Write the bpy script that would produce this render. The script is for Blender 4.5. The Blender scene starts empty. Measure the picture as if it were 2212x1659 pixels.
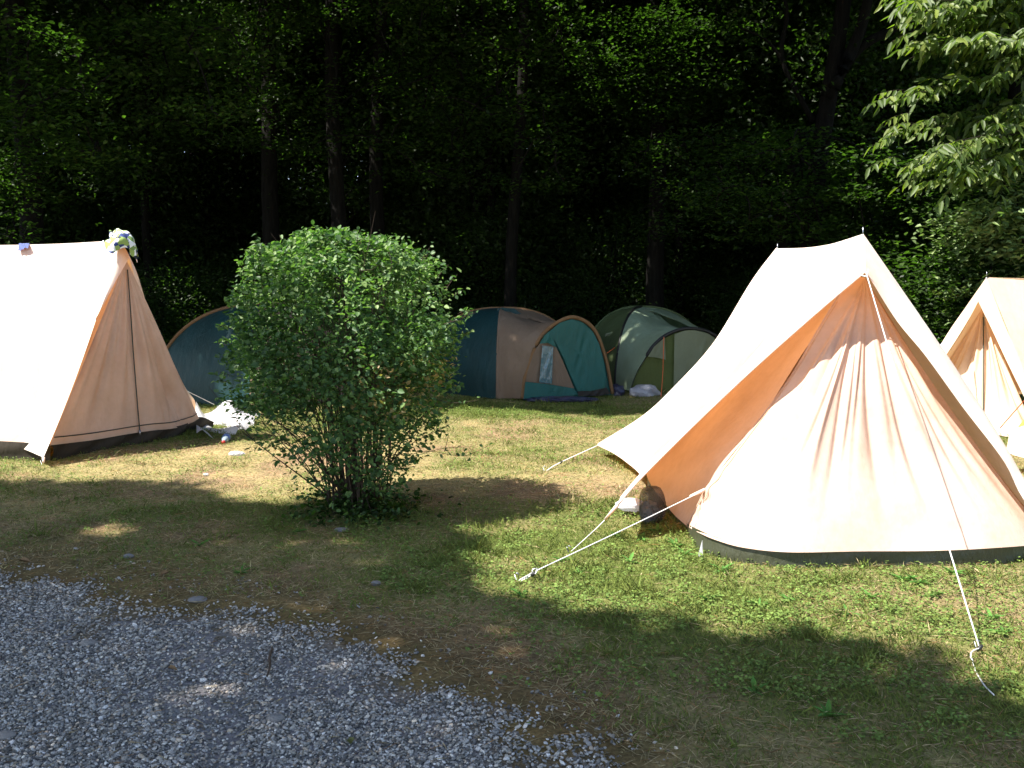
import bpy, math, random
import numpy as np
from mathutils import Vector
PI = math.pi
scene = bpy.context.scene
COL = scene.collection
rng = np.random.default_rng(7)
random.seed(7)

# ------------------------------------------------------------------ camera
F, CX, CY, HC = 2080.0, 1106.0, 829.5, 1.6
PITCH = math.atan(214.5 / F)
cam_d = bpy.data.cameras.new('camera'); cam = bpy.data.objects.new('camera', cam_d); COL.objects.link(cam)
cam.location = (0, 0, HC); cam.rotation_euler = (PI / 2 - PITCH, 0, 0)
cam_d.sensor_width = 36; cam_d.lens = 36 * F / 2212; cam_d.clip_end = 3000; cam_d.clip_start = 0.05
scene.camera = cam
cp, sp = math.cos(PITCH), math.sin(PITCH)
def ray(u, v):
    x = (u - CX) / F; y = -(v - CY) / F
    return np.array([x, cp + y * sp, -sp + y * cp])
def P(u, v, Y):
    d = ray(u, v); return np.array([0, 0, HC]) + d * (Y / d[1])
def G(u, v, z=0.0):
    d = ray(u, v); return np.array([0, 0, HC]) + d * ((z - HC) / d[2])

SH = np.array([0.58, 0.29])           # shadow shift per metre of height
# ------------------------------------------------------------------ helpers
def link(o, parent=None):
    COL.objects.link(o)
    if parent is not None: o.parent = parent
    return o
def tag(o, label=None, cat=None, group=None, kind=None):
    if label: o['label'] = label
    if cat: o['category'] = cat
    if group: o['group'] = group
    if kind: o['kind'] = kind
    return o
def thing(name, label, cat, loc=(0, 0, 0), group=None):
    o = bpy.data.objects.new(name, None); o.empty_display_size = .2
    o.location = [float(q) for q in loc]
    link(o); return tag(o, label, cat, group)
def finish(name, me, mat, parent, smooth):
    if mat is not None: me.materials.append(mat)
    if smooth: me.polygons.foreach_set('use_smooth', [True] * len(me.polygons))
    o = bpy.data.objects.new(name, me); link(o, parent)
    if parent is not None:   # geometry is given in world coordinates
        pl = Vector(parent.location)
        p = parent.parent
        while p is not None: pl += Vector(p.location); p = p.parent
        if pl.length > 0: me.transform(__import__('mathutils').Matrix.Translation(-pl))
    return o
def mesh_obj(name, verts, faces, mat, parent=None, smooth=True):
    me = bpy.data.meshes.new(name); me.from_pydata([tuple(map(float, v)) for v in verts], [], faces); me.update()
    return finish(name, me, mat, parent, smooth)
def fast_mesh(name, V, FA, mat, parent=None, rnd=None, col=None, smooth=False):
    V = np.asarray(V, dtype=np.float32).reshape(-1, 3); FA = np.asarray(FA, dtype=np.int32)
    me = bpy.data.meshes.new(name); k = FA.shape[1]; n = FA.shape[0]
    me.vertices.add(len(V)); me.vertices.foreach_set('co', V.ravel())
    me.loops.add(n * k); me.loops.foreach_set('vertex_index', FA.ravel())
    me.polygons.add(n); me.polygons.foreach_set('loop_start', np.arange(0, n * k, k, dtype=np.int32))
    me.polygons.foreach_set('loop_total', np.full(n, k, dtype=np.int32))
    me.update(calc_edges=True)
    if rnd is not None:
        a = me.attributes.new('rnd', 'FLOAT', 'FACE'); a.data.foreach_set('value', np.asarray(rnd, dtype=np.float32))
    if col is not None:
        c = np.ones((n, 4), dtype=np.float32); c[:, :3] = col
        a = me.attributes.new('col', 'FLOAT_COLOR', 'FACE'); a.data.foreach_set('color', c.ravel())
    return finish(name, me, mat, parent, smooth)
def nrm(a): return a / np.maximum(np.linalg.norm(a, axis=-1, keepdims=True), 1e-9)
def hash2(ix, iy, seed):
    h = (ix.astype(np.int64) * 374761393 + iy.astype(np.int64) * 668265263 + seed * 1274126177) & 0x7fffffff
    h = ((h ^ (h >> 13)) * 1274126177) & 0x7fffffff
    return ((h ^ (h >> 16)) & 0xffff) / 65535.0
def vnoise(x, y, s, seed=0):
    x = np.asarray(x, float) * s; y = np.asarray(y, float) * s
    ix = np.floor(x); iy = np.floor(y); fx = x - ix; fy = y - iy
    fx = fx * fx * (3 - 2 * fx); fy = fy * fy * (3 - 2 * fy)
    a = hash2(ix, iy, seed); b = hash2(ix + 1, iy, seed); c = hash2(ix, iy + 1, seed); d = hash2(ix + 1, iy + 1, seed)
    return (a * (1 - fx) + b * fx) * (1 - fy) + (c * (1 - fx) + d * fx) * fy
def fbm(x, y, s, seed=0):
    return (vnoise(x, y, s, seed) * .55 + vnoise(x, y, s * 2.1, seed + 1) * .28 + vnoise(x, y, s * 4.3, seed + 2) * .17)
def in_poly(x, y, poly):
    x = np.asarray(x); y = np.asarray(y); r = np.zeros(x.shape, bool); n = len(poly)
    for i in range(n):
        x1, y1 = poly[i]; x2, y2 = poly[(i + 1) % n]
        if y1 == y2: continue
        c = ((y1 > y) != (y2 > y)) & (x < (x2 - x1) * (y - y1) / (y2 - y1) + x1)
        r ^= c
    return r

class Tubes:
    def __init__(s): s.v = []; s.f = []
    def add(s, pts, rad, n=6, cap=True):
        pts = [np.asarray(p, float) for p in pts]; m = len(pts)
        if not hasattr(rad, '__len__'): rad = [rad] * m
        b = len(s.v); up = np.array([0, 0, 1.0])
        for i, p in enumerate(pts):
            t = pts[min(i + 1, m - 1)] - pts[max(i - 1, 0)]; t = t / max(np.linalg.norm(t), 1e-9)
            a = np.cross(t, up if abs(t[2]) < .9 else np.array([1.0, 0, 0])); a /= max(np.linalg.norm(a), 1e-9); c = np.cross(t, a)
            for k in range(n):
                q = 2 * PI * k / n; s.v.append(p + rad[i] * (math.cos(q) * a + math.sin(q) * c))
        for i in range(m - 1):
            for k in range(n):
                k2 = (k + 1) % n; s.f.append((b + i * n + k, b + i * n + k2, b + (i + 1) * n + k2, b + (i + 1) * n + k))
        if cap: s.f.append(tuple(range(b + n - 1, b - 1, -1))); s.f.append(tuple(b + (m - 1) * n + k for k in range(n)))
    def build(s, name, mat, parent=None, smooth=True): return mesh_obj(name, s.v, s.f, mat, parent, smooth)

def curve(pts, n):
    """Catmull-Rom through pts, n samples by arc length"""
    pts = np.array(pts, float)
    if len(pts) == 2:
        t = np.linspace(0, 1, n)[:, None]; return pts[0] * (1 - t) + pts[1] * t
    e = np.vstack([2 * pts[0] - pts[1], pts, 2 * pts[-1] - pts[-2]]); out = []
    for i in range(1, len(e) - 2):
        p0, p1, p2, p3 = e[i - 1], e[i], e[i + 1], e[i + 2]
        for t in np.linspace(0, 1, 16, endpoint=False):
            out.append(.5 * ((2 * p1) + (-p0 + p2) * t + (2 * p0 - 5 * p1 + 4 * p2 - p3) * t * t + (-p0 + 3 * p1 - 3 * p2 + p3) * t ** 3))
    out.append(pts[-1]); out = np.array(out)
    d = np.concatenate([[0], np.cumsum(np.linalg.norm(np.diff(out, axis=0), axis=1))]); q = np.linspace(0, d[-1], n)
    return np.stack([np.interp(q, d, out[:, k]) for k in range(3)], 1)
def grid_obj(name, A, mat, parent, smooth=True):
    nv, nu = A.shape[:2]
    f = [(j * nu + i, j * nu + i + 1, (j + 1) * nu + i + 1, (j + 1) * nu + i) for j in range(nv - 1) for i in range(nu - 1)]
    return mesh_obj(name, A.reshape(-1, 3), f, mat, parent, smooth)
def gnormals(A):
    du = np.gradient(A, axis=1); dv = np.gradient(A, axis=0); return nrm(np.cross(du, dv))
def coons(b, t, l, r, nu=40, nv=40):
    """b,t: bottom/top curves (left->right); l,r: left/right curves (bottom->top)"""
    b = curve(b, nu); t = curve(t, nu); l = curve(l, nv); r = curve(r, nv)
    u = np.linspace(0, 1, nu)[None, :, None]; v = np.linspace(0, 1, nv)[:, None, None]
    return ((1 - v) * b[None] + v * t[None] + (1 - u) * l[:, None] + u * r[:, None]
            - ((1 - u) * (1 - v) * b[0] + u * (1 - v) * b[-1] + (1 - u) * v * t[0] + u * v * t[-1]))
def ruled(c0, c1, n, m=40, bulge=0.0):
    a = curve(c0, m); b = curve(c1, m); s = np.linspace(0, 1, n)[:, None, None]
    A = a[None] * (1 - s) + b[None] * s
    if bulge: A = A + gnormals(A) * (bulge * np.sin(PI * s)) * np.clip(np.linspace(0, 6, m), 0, 1)[None, :, None]
    return A
def fan(apex, base, nu=120, nv=50, sag=0.0, folds=None):
    base = curve(base, nu); t = np.linspace(0, 1, nv)[:, None, None]; apex = np.array(apex)
    A = apex * (1 - t) + base[None] * t
    N = nrm(gnormals(A)); N[0] = N[1]
    cen = nrm(apex - base.mean(0)); outw = nrm(base - apex); 
    if folds is not None:
        u = np.linspace(0, 1, nu)[None, :]; tt = t[..., 0]
        A = A + N * folds(u, tt)[..., None]
    if sag: A = A - N * (sag * np.sin(PI * t)) * np.clip(np.linspace(0, 1, nu) / .22 - .15, 0, 1)[None, :, None]
    return A

# ------------------------------------------------------------------ materials
def newmat(name):
    m = bpy.data.materials.new(name); m.use_nodes = True; nt = m.node_tree; nt.nodes.clear()
    out = nt.nodes.new('ShaderNodeOutputMaterial'); return m, nt, out
def N(nt, t, **kw):
    n = nt.nodes.new(t)
    for k, v in kw.items():
        if k in n.inputs: n.inputs[k].default_value = v
        else: setattr(n, k, v)
    return n
def rgba(c): return (c[0], c[1], c[2], 1)
def mixc(nt, a, b, fac, bt='MIX'):
    n = nt.nodes.new('ShaderNodeMix'); n.data_type = 'RGBA'; n.blend_type = bt
    for k, q in ((6, a), (7, b), (0, fac)):
        if isinstance(q, (tuple, list)): n.inputs[k].default_value = rgba(q)
        elif isinstance(q, (int, float)): n.inputs[k].default_value = q
        else: nt.links.new(q, n.inputs[k])
    return n.outputs[2]
def ramp(nt, src, stops):
    r = nt.nodes.new('ShaderNodeValToRGB'); e = r.color_ramp.elements
    while len(e) < len(stops): e.new(.5)
    for i, (p, c) in enumerate(stops): e[i].position = p; e[i].color = rgba(c)
    nt.links.new(src, r.inputs[0]); return r.outputs[0]
def texco(nt, kind='Object'):
    return nt.nodes.new('ShaderNodeTexCoord').outputs[kind]
def noise(nt, vec, scale, detail=3, rough=.55):
    n = N(nt, 'ShaderNodeTexNoise'); n.inputs['Scale'].default_value = scale; n.inputs['Detail'].default_value = detail
    n.inputs['Roughness'].default_value = rough
    if vec is not None: nt.links.new(vec, n.inputs['Vector'])
    return n.outputs['Fac']
def bump(nt, h, strength, dist, prev=None):
    b = nt.nodes.new('ShaderNodeBump'); b.inputs['Strength'].default_value = strength; b.inputs['Distance'].default_value = dist
    nt.links.new(h, b.inputs['Height'])
    if prev is not None: nt.links.new(prev, b.inputs['Normal'])
    return b.outputs['Normal']

def leaf_mat(name, stops, trans, tfac=.4, gloss=.06, rough=.45):
    m, nt, out = newmat(name); L = nt.links
    a = nt.nodes.new('ShaderNodeAttribute'); a.attribute_name = 'rnd'
    c = ramp(nt, a.outputs['Fac'], stops)
    d = N(nt, 'ShaderNodeBsdfDiffuse'); L.new(c, d.inputs['Color'])
    t = N(nt, 'ShaderNodeBsdfTranslucent'); L.new(mixc(nt, c, trans, 1.0, 'MULTIPLY'), t.inputs['Color'])
    mx = N(nt, 'ShaderNodeMixShader'); mx.inputs[0].default_value = tfac; L.new(d.outputs[0], mx.inputs[1]); L.new(t.outputs[0], mx.inputs[2])
    g = N(nt, 'ShaderNodeBsdfGlossy'); g.inputs['Roughness'].default_value = rough; g.inputs['Color'].default_value = (1, 1, 1, 1)
    mg = N(nt, 'ShaderNodeMixShader'); mg.inputs[0].default_value = gloss; L.new(mx.outputs[0], mg.inputs[1]); L.new(g.outputs[0], mg.inputs[2])
    L.new(mg.outputs[0], out.inputs[0]); return m
def col_mat(name, rough=.9, tfac=0.0):
    m, nt, out = newmat(name); L = nt.links
    a = nt.nodes.new('ShaderNodeAttribute'); a.attribute_name = 'col'
    p = N(nt, 'ShaderNodeBsdfPrincipled'); p.inputs['Roughness'].default_value = rough; p.inputs['Specular IOR Level'].default_value = .25
    n = noise(nt, texco(nt), 260, 2); c = mixc(nt, a.outputs['Color'], ramp(nt, n, [(.3, (.72, .72, .72)), (.7, (1.25, 1.25, 1.25))]), 1.0, 'MULTIPLY')
    L.new(c, p.inputs['Base Color'])
    if tfac:
        t = N(nt, 'ShaderNodeBsdfTranslucent'); L.new(a.outputs['Color'], t.inputs['Color'])
        mx = N(nt, 'ShaderNodeMixShader'); mx.inputs[0].default_value = tfac; L.new(p.outputs[0], mx.inputs[1]); L.new(t.outputs[0], mx.inputs[2])
        L.new(mx.outputs[0], out.inputs[0])
    else: L.new(p.outputs[0], out.inputs[0])
    return m
def cloth_mat(name, c, trans=None, tfac=0.0, rough=.85, wr=.3, wscale=9, stain=.12, weave=True, spec=.2):
    m, nt, out = newmat(name); L = nt.links; tc = texco(nt)
    n1 = noise(nt, tc, 1.7, 4); n2 = noise(nt, tc, 22, 3)
    dk = tuple(q * (1 - stain) * (.97, .93, .88)[i] for i, q in enumerate(c))
    cc = ramp(nt, n1, [(.32, dk), (.62, c)])
    cc = mixc(nt, cc, ramp(nt, n2, [(.25, (.93, .92, .91)), (.6, (1, 1, 1))]), 1.0, 'MULTIPLY')
    p = N(nt, 'ShaderNodeBsdfPrincipled'); p.inputs['Roughness'].default_value = rough; p.inputs['Specular IOR Level'].default_value = spec
    L.new(cc, p.inputs['Base Color'])
    mp = nt.nodes.new('ShaderNodeMapping'); mp.inputs['Scale'].default_value = (1, 1, .35); L.new(tc, mp.inputs['Vector'])
    w = noise(nt, mp.outputs[0], wscale, 4, .6); nn = bump(nt, w, wr, .03)
    if weave: nn = bump(nt, noise(nt, tc, 420, 1), .25, .002, nn)
    L.new(nn, p.inputs['Normal'])
    if tfac:
        t = N(nt, 'ShaderNodeBsdfTranslucent'); t.inputs['Color'].default_value = rgba(trans); L.new(nn, t.inputs['Normal'])
        mx = N(nt, 'ShaderNodeMixShader'); mx.inputs[0].default_value = tfac; L.new(p.outputs[0], mx.inputs[1]); L.new(t.outputs[0], mx.inputs[2])
        L.new(mx.outputs[0], out.inputs[0])
    else: L.new(p.outputs[0], out.inputs[0])
    return m
def plain_mat(name, c, rough=.6, metal=0, spec=.4, alpha=None, var=.2, sc=30):
    m, nt, out = newmat(name); L = nt.links
    p = N(nt, 'ShaderNodeBsdfPrincipled'); p.inputs['Roughness'].default_value = rough; p.inputs['Metallic'].default_value = metal
    p.inputs['Specular IOR Level'].default_value = spec
    n = noise(nt, texco(nt), sc, 3); L.new(ramp(nt, n, [(.3, tuple(q * (1 - var) for q in c)), (.7, c)]), p.inputs['Base Color'])
    if alpha: p.inputs['Alpha'].default_value = alpha
    L.new(p.outputs[0], out.inputs[0]); return m
def bark_mat(name, a, b):
    m, nt, out = newmat(name); L = nt.links; tc = texco(nt)
    mp = nt.nodes.new('ShaderNodeMapping'); mp.inputs['Scale'].default_value = (1, 1, .18); L.new(tc, mp.inputs['Vector'])
    n = noise(nt, mp.outputs[0], 22, 5, .65); c = ramp(nt, n, [(.35, a), (.65, b)])
    p = N(nt, 'ShaderNodeBsdfPrincipled'); p.inputs['Roughness'].default_value = .95; p.inputs['Specular IOR Level'].default_value = .1
    L.new(c, p.inputs['Base Color']); L.new(bump(nt, n, .8, .04), p.inputs['Normal']); L.new(p.outputs[0], out.inputs[0]); return m

M = {}
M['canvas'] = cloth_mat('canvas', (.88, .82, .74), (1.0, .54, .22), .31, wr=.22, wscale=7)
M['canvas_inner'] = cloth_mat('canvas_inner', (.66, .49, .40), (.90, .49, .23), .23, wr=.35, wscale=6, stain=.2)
M['canvas_pale'] = cloth_mat('canvas_pale', (.80, .66, .52), (.96, .58, .28), .28, wr=.22)
M['seam'] = cloth_mat('seam', (.62, .42, .28), (.7, .35, .15), .2)
M['groundsheet'] = cloth_mat('groundsheet', (.055, .06, .038), wr=.6, wscale=14, rough=.42, weave=False, spec=.5)
M['brown_sheet'] = cloth_mat('brown_sheet', (.035, .028, .02), wr=.6, wscale=12, rough=.7, weave=False, spec=.2)
M['zip'] = plain_mat('zip', (.03, .04, .03), .6)
M['rope'] = plain_mat('rope', (.75, .73, .70), .8, sc=300)
M['orange_rope'] = plain_mat('orange_rope', (.75, .16, .05), .7)
M['yellow_tape'] = plain_mat('yellow_tape', (.75, .72, .15), .7)
M['metal'] = plain_mat('metal', (.35, .36, .38), .35, 1)
M['black_plastic'] = plain_mat('black_plastic', (.015, .015, .015), .5)
M['teal'] = cloth_mat('teal_nylon', (.011, .052, .058), (.01, .1, .11), .15, rough=.55, wr=1.0, wscale=6, spec=.35, stain=.25)
M['teal_light'] = cloth_mat('teal_light', (.02, .14, .13), (.02, .2, .18), .2, rough=.5, wr=1.0, wscale=6, spec=.4)
M['beige'] = cloth_mat('beige_nylon', (.25, .18, .13), (.3, .2, .12), .2, rough=.7, wr=1.0, wscale=5)
M['tan_sleeve'] = cloth_mat('tan_sleeve', (.26, .15, .075), (.5, .25, .1), .15)
M['olive'] = cloth_mat('olive_nylon', (.13, .165, .05), (.2, .3, .08), .25, rough=.6, wr=1.0, wscale=6, spec=.3)
M['dark_olive'] = cloth_mat('dark_green_nylon', (.11, .15, .065), (.15, .22, .07), .2, rough=.6, wr=1.0, wscale=6, spec=.3)
M['pale_green'] = cloth_mat('pale_green_nylon', (.36, .46, .32), (.3, .45, .24), .25, rough=.55, wr=1.0, wscale=4, spec=.3)
M['pale_grey'] = cloth_mat('pale_grey_nylon', (.25, .28, .185), (.3, .36, .18), .25, rough=.6, wr=1.0, wscale=4, spec=.3)
M['window'] = cloth_mat('clear_plastic_window', (.05, .15, .2), rough=.12, wr=.9, wscale=16, weave=False, spec=1.0)
M['navy'] = cloth_mat('navy_tarp', (.035, .035, .075), rough=.3, wr=.9, wscale=10, weave=False, spec=.6)
M['silver'] = cloth_mat('silver_sheet', (.30, .31, .36), rough=.3, wr=.9, wscale=14, weave=False, spec=.7)
M['white_plastic'] = cloth_mat('white_plastic', (.72, .72, .76), (.8, .8, .85), .35, rough=.35, wr=.6, wscale=12, weave=False, spec=.5)
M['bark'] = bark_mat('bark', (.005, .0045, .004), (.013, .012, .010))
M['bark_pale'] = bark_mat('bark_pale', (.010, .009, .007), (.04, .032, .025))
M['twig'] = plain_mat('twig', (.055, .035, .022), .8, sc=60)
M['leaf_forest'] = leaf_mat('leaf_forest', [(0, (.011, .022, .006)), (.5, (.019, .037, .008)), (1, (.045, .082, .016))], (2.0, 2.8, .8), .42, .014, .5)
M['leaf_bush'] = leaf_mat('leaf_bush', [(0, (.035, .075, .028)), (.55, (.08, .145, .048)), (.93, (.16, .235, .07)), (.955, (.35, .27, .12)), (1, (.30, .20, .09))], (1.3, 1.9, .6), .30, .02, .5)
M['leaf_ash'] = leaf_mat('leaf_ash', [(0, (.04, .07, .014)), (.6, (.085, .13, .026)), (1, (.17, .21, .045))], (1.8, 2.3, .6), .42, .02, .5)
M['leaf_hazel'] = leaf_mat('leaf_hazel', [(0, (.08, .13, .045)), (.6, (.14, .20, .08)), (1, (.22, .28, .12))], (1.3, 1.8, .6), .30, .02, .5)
M['blades'] = col_mat('grass_blades', .8, .3)
M['pebble'] = col_mat('pebble', .75)

# ------------------------------------------------------------------ world and sun
w = bpy.data.worlds.new('World'); scene.world = w; w.use_nodes = True; wn = w.node_tree
sky = wn.nodes.new('ShaderNodeTexSky'); sky.sky_type = 'NISHITA'; sky.sun_disc = False
sun_dir = Vector((-SH[0], -SH[1], 1)).normalized()
EL = math.asin(sun_dir.z); sky.sun_elevation = EL; sky.sun_rotation = math.atan2(sun_dir.x, sun_dir.y) % (2 * PI)
wn.links.new(sky.outputs[0], wn.nodes['Background'].inputs[0]); wn.nodes['Background'].inputs[1].default_value = .15
sl = bpy.data.lights.new('sun', 'SUN'); so = bpy.data.objects.new('sun', sl); COL.objects.link(so)
sl.energy = 5.0; sl.angle = math.radians(.55); sl.color = (1, .95, .87)
so.rotation_euler = (-sun_dir).to_track_quat('-Z', 'Y').to_euler(); so.location = (0, 0, 30)
scene.view_settings.view_transform = 'Standard'; scene.view_settings.look = 'None'
scene.view_settings.exposure = 1.52; scene.view_settings.gamma = 1
scene.cycles.use_denoising = True
scene.cycles.max_bounces = 6; scene.cycles.diffuse_bounces = 4; scene.cycles.glossy_bounces = 2; scene.cycles.transmission_bounces = 4
scene.cycles.transparent_max_bounces = 6; scene.cycles.sample_clamp_indirect = 4
scene.cycles.caustics_reflective = False; scene.cycles.caustics_refractive = False

# ------------------------------------------------------------------ where the clearing is sunlit
def gp(u, v): g = G(u, v); return (g[0], g[1])
LIT = [(-9.5, 8.15)] + [gp(*p) for p in [(0, 1045), (200, 1050), (380, 1040), (520, 1085), (640, 1088), (780, 1092), (900, 1112), (1000, 1175), (1090, 1285),
       (1250, 1330), (1400, 1345), (1550, 1345), (1650, 1370), (1780, 1410), (1950, 1425), (2100, 1465), (2250, 1520), (2500, 1580)]] \
      + [(9, 5), (14, 15.5), (6.5, 15.2), (5.2, 13.2), gp(1500, 888), gp(1300, 893), gp(1150, 884), gp(1000, 880), gp(750, 872), (-3.3, 12.6), (-9.5, 12.6)]
SPOTS = [(*gp(455, 1503), .20, .11), (*gp(395, 1530), .12, .07), (*gp(520, 1490), .13, .07), (*gp(1120, 1690), .12, .1), (*gp(620, 1190), .15, .1), (*gp(1890, 1450), .15, .1)]
def lit(x, y):
    j = (fbm(x, y, 2.2, 40) - .5) * .75; k = (fbm(x, y, 2.2, 50) - .5) * .55
    r = in_poly(x + j, y + k, LIT)
    r |= (y > 5.9) & (y < 8.4) & (x < -.9) & (fbm(x, y, 1.9, 71) > .60)
    for (sx, sy, rx, ry) in SPOTS: r |= ((x - sx) / rx) ** 2 + ((y - sy) / ry) ** 2 < 1
    return r

# ------------------------------------------------------------------ ground
GRV = [gp(*p) for p in [(-700, 1225), (-300, 1238), (0, 1246), (170, 1255), (300, 1290), (470, 1312), (600, 1345), (740, 1395), (900, 1450), (1020, 1520), (1150, 1585), (1280, 1655), (1400, 1740)]]
gx = np.array([p[0] for p in GRV]); gy = np.array([p[1] for p in GRV])
def gdist(x, y):  # signed: negative on the gravel
    yb = np.interp(x, gx, gy); yb = np.where(x > gx[-1], gy[-1] - (x - gx[-1]) * 1.6, yb)
    return (y - yb) * .8 + (fbm(x, y, 2.5, 3) - .5) * .55
def greenness(x, y):
    g = fbm(x, y, .9, 11) * 1.1 + fbm(x, y, 4, 17) * .6 - .27
    g += .28 * np.exp(-((x - 1.6) ** 2 / 3 + (y - 4.8) ** 2 / 1.2))
    g -= .55 * np.exp(-((x + .55) ** 2 / 1.2 + (y - 7.3) ** 2 / .5)) + .3 * np.exp(-((x + .3) ** 2 / 2.5 + (y - 9.8) ** 2 / .9))
    g -= .35 * np.exp(-((x + 2.2) ** 2 / 2 + (y - 9.0) ** 2 / .8))
    g += .15 * np.exp(-((y - 12.5) ** 2 / 1.5))
    s = gdist(x, y); g -= .65 * np.exp(-np.maximum(s, 0) / .5)
    return np.clip(g, 0, 1)
def hgt(x, y):
    return (fbm(x, y, .7, 77) - .5) * .05 + (fbm(x, y, 5, 78) - .5) * .022
def axis(a, b, st, far):
    core = np.arange(a, b + st, st); o = []; q = st; p = b
    while p < far: q *= 1.35; p += q; o.append(p)
    o2 = []; q = st; p = a
    while p > -far: q *= 1.35; p -= q; o2.append(p)
    return np.concatenate([o2[::-1], core, o])
ax = axis(-6, 6.5, .05, 900); ay = axis(2.6, 15, .05, 900)
X, Y = np.meshgrid(ax, ay); Z = hgt(X, Y); fade = np.exp(-np.maximum(np.abs(Y - 9) - 12, 0) / 10) * np.exp(-np.maximum(np.abs(X) - 12, 0) / 10); Z *= fade
nx, ny = len(ax), len(ay)
idx = np.arange(nx * ny).reshape(ny, nx)
FA = np.stack([idx[:-1, :-1], idx[:-1, 1:], idx[1:, 1:], idx[1:, :-1]], -1).reshape(-1, 4)
ground_m, nt, out = newmat('ground_soil_turf'); L = nt.links
a = nt.nodes.new('ShaderNodeAttribute'); a.attribute_name = 'col'; tc = texco(nt)
n1 = noise(nt, tc, 55, 4, .7); n2 = noise(nt, tc, 9, 4, .6)
c = mixc(nt, a.outputs['Color'], ramp(nt, n1, [(.3, (.55, .5, .5)), (.7, (1.5, 1.45, 1.4))]), 1.0, 'MULTIPLY')
c = mixc(nt, c, ramp(nt, n2, [(.35, (.8, .85, .8)), (.65, (1.15, 1.1, 1.05))]), 1.0, 'MULTIPLY')
p = N(nt, 'ShaderNodeBsdfPrincipled'); p.inputs['Roughness'].default_value = .95; p.inputs['Specular IOR Level'].default_value = .1
L.new(c, p.inputs['Base Color']); L.new(bump(nt, n1, .6, .02), p.inputs['Normal']); L.new(p.outputs[0], out.inputs[0])
soil = np.array([.15, .10, .068]); thatch = np.array([.30, .25, .13]); turf = np.array([.085, .115, .03]); moss = np.array([.115, .085, .038]); grv = np.array([.20, .20, .22])
def gcol(x, y):
    g = greenness(x, y)[:, None]; s = gdist(x, y)[:, None]; b = fbm(x, y, 1.6, 30)[:, None]
    c = thatch * (1 - g) + turf * g
    br = np.clip((b - .50) * 6, 0, 1) * (1 - g); c = c * (1 - br) + (soil * 1.45) * br
    e = np.clip(1 - s / .85, 0, 1) ** .9; c = c * (1 - e) + moss * (.7 + .8 * fbm(x, y, 5, 64)[:, None]) * e
    k = np.clip(-s / .28, 0, 1) * (1 - .6 * ((s > -.6) & (fbm(x, y, 3.6, 62)[:, None] > .60 - s * .5))); c = c * (1 - k) + grv * k
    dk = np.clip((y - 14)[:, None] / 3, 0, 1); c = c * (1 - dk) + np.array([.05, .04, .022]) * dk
    return c
cen = np.stack([X, Y], -1).reshape(-1, 2)[FA].mean(1)
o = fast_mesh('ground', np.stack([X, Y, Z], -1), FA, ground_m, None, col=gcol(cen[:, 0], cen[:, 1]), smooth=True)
tag(o, kind='structure')
def hg(x, y): return float(hgt(np.array([x]), np.array([y]))[0])

# ------------------------------------------------------------------ leaves
def leaf_arrays(C, D, Nn, Ln, Wd, shape='rhomb', fold=.18, droop=.12):
    S = nrm(np.cross(D, Nn)); Nn = nrm(np.cross(S, D)); Ln = np.broadcast_to(Ln, (len(C),))[:, None]; Wd = np.broadcast_to(Wd, (len(C),))[:, None]
    b = np.arange(len(C))[:, None]
    if shape == 'rhomb':
        m = C + D * Ln * .45 + Nn * Wd * fold
        V = np.stack([C, m + S * Wd * .5, C + D * Ln - Nn * droop * Ln, m - S * Wd * .5], 1)
        Fc = np.concatenate([b * 4 + np.array([[0, 1, 2]]), b * 4 + np.array([[0, 2, 3]])], 1).reshape(-1, 3)
    else:
        up = Nn * Wd * fold
        V = np.stack([C, C + D * Ln * .24 + S * Wd * .42 + up, C + D * Ln * .62 + S * Wd * .40 + up * .7 - Nn * droop * Ln * .4, C + D * Ln - Nn * droop * Ln,
                      C + D * Ln * .62 - S * Wd * .40 + up * .7 - Nn * droop * Ln * .4, C + D * Ln * .24 - S * Wd * .42 + up], 1)
        Fc = np.concatenate([b * 6 + np.array([[0, 1, 2, 3]]), b * 6 + np.array([[0, 3, 4, 5]])], 1).reshape(-1, 4)
    return V.reshape(-1, 3), Fc
def leaves(name, C, Ln, Wd, mat, parent=None, shape='rhomb', up=1.0, jit=.8, out_dir=None, rnd=None, r=rng):
    n = len(C); Nn = nrm(np.array([0, 0, up]) + r.normal(0, jit, (n, 3)) * np.array([1, 1, .6]))
    D = r.normal(0, 1, (n, 3)); D[:, 2] = D[:, 2] * .5 - .25
    if out_dir is not None: D = nrm(D) + out_dir
    D = nrm(D - Nn * (D * Nn).sum(1, keepdims=True))
    if rnd is None: rnd = r.random(n)
    V, Fc = leaf_arrays(C, D, Nn, Ln, Wd, shape)
    return fast_mesh(name, V, Fc, mat, parent, rnd=np.repeat(rnd, 2))
def rsphere(n, r=rng): return nrm(r.normal(0, 1, (n, 3)))

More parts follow.
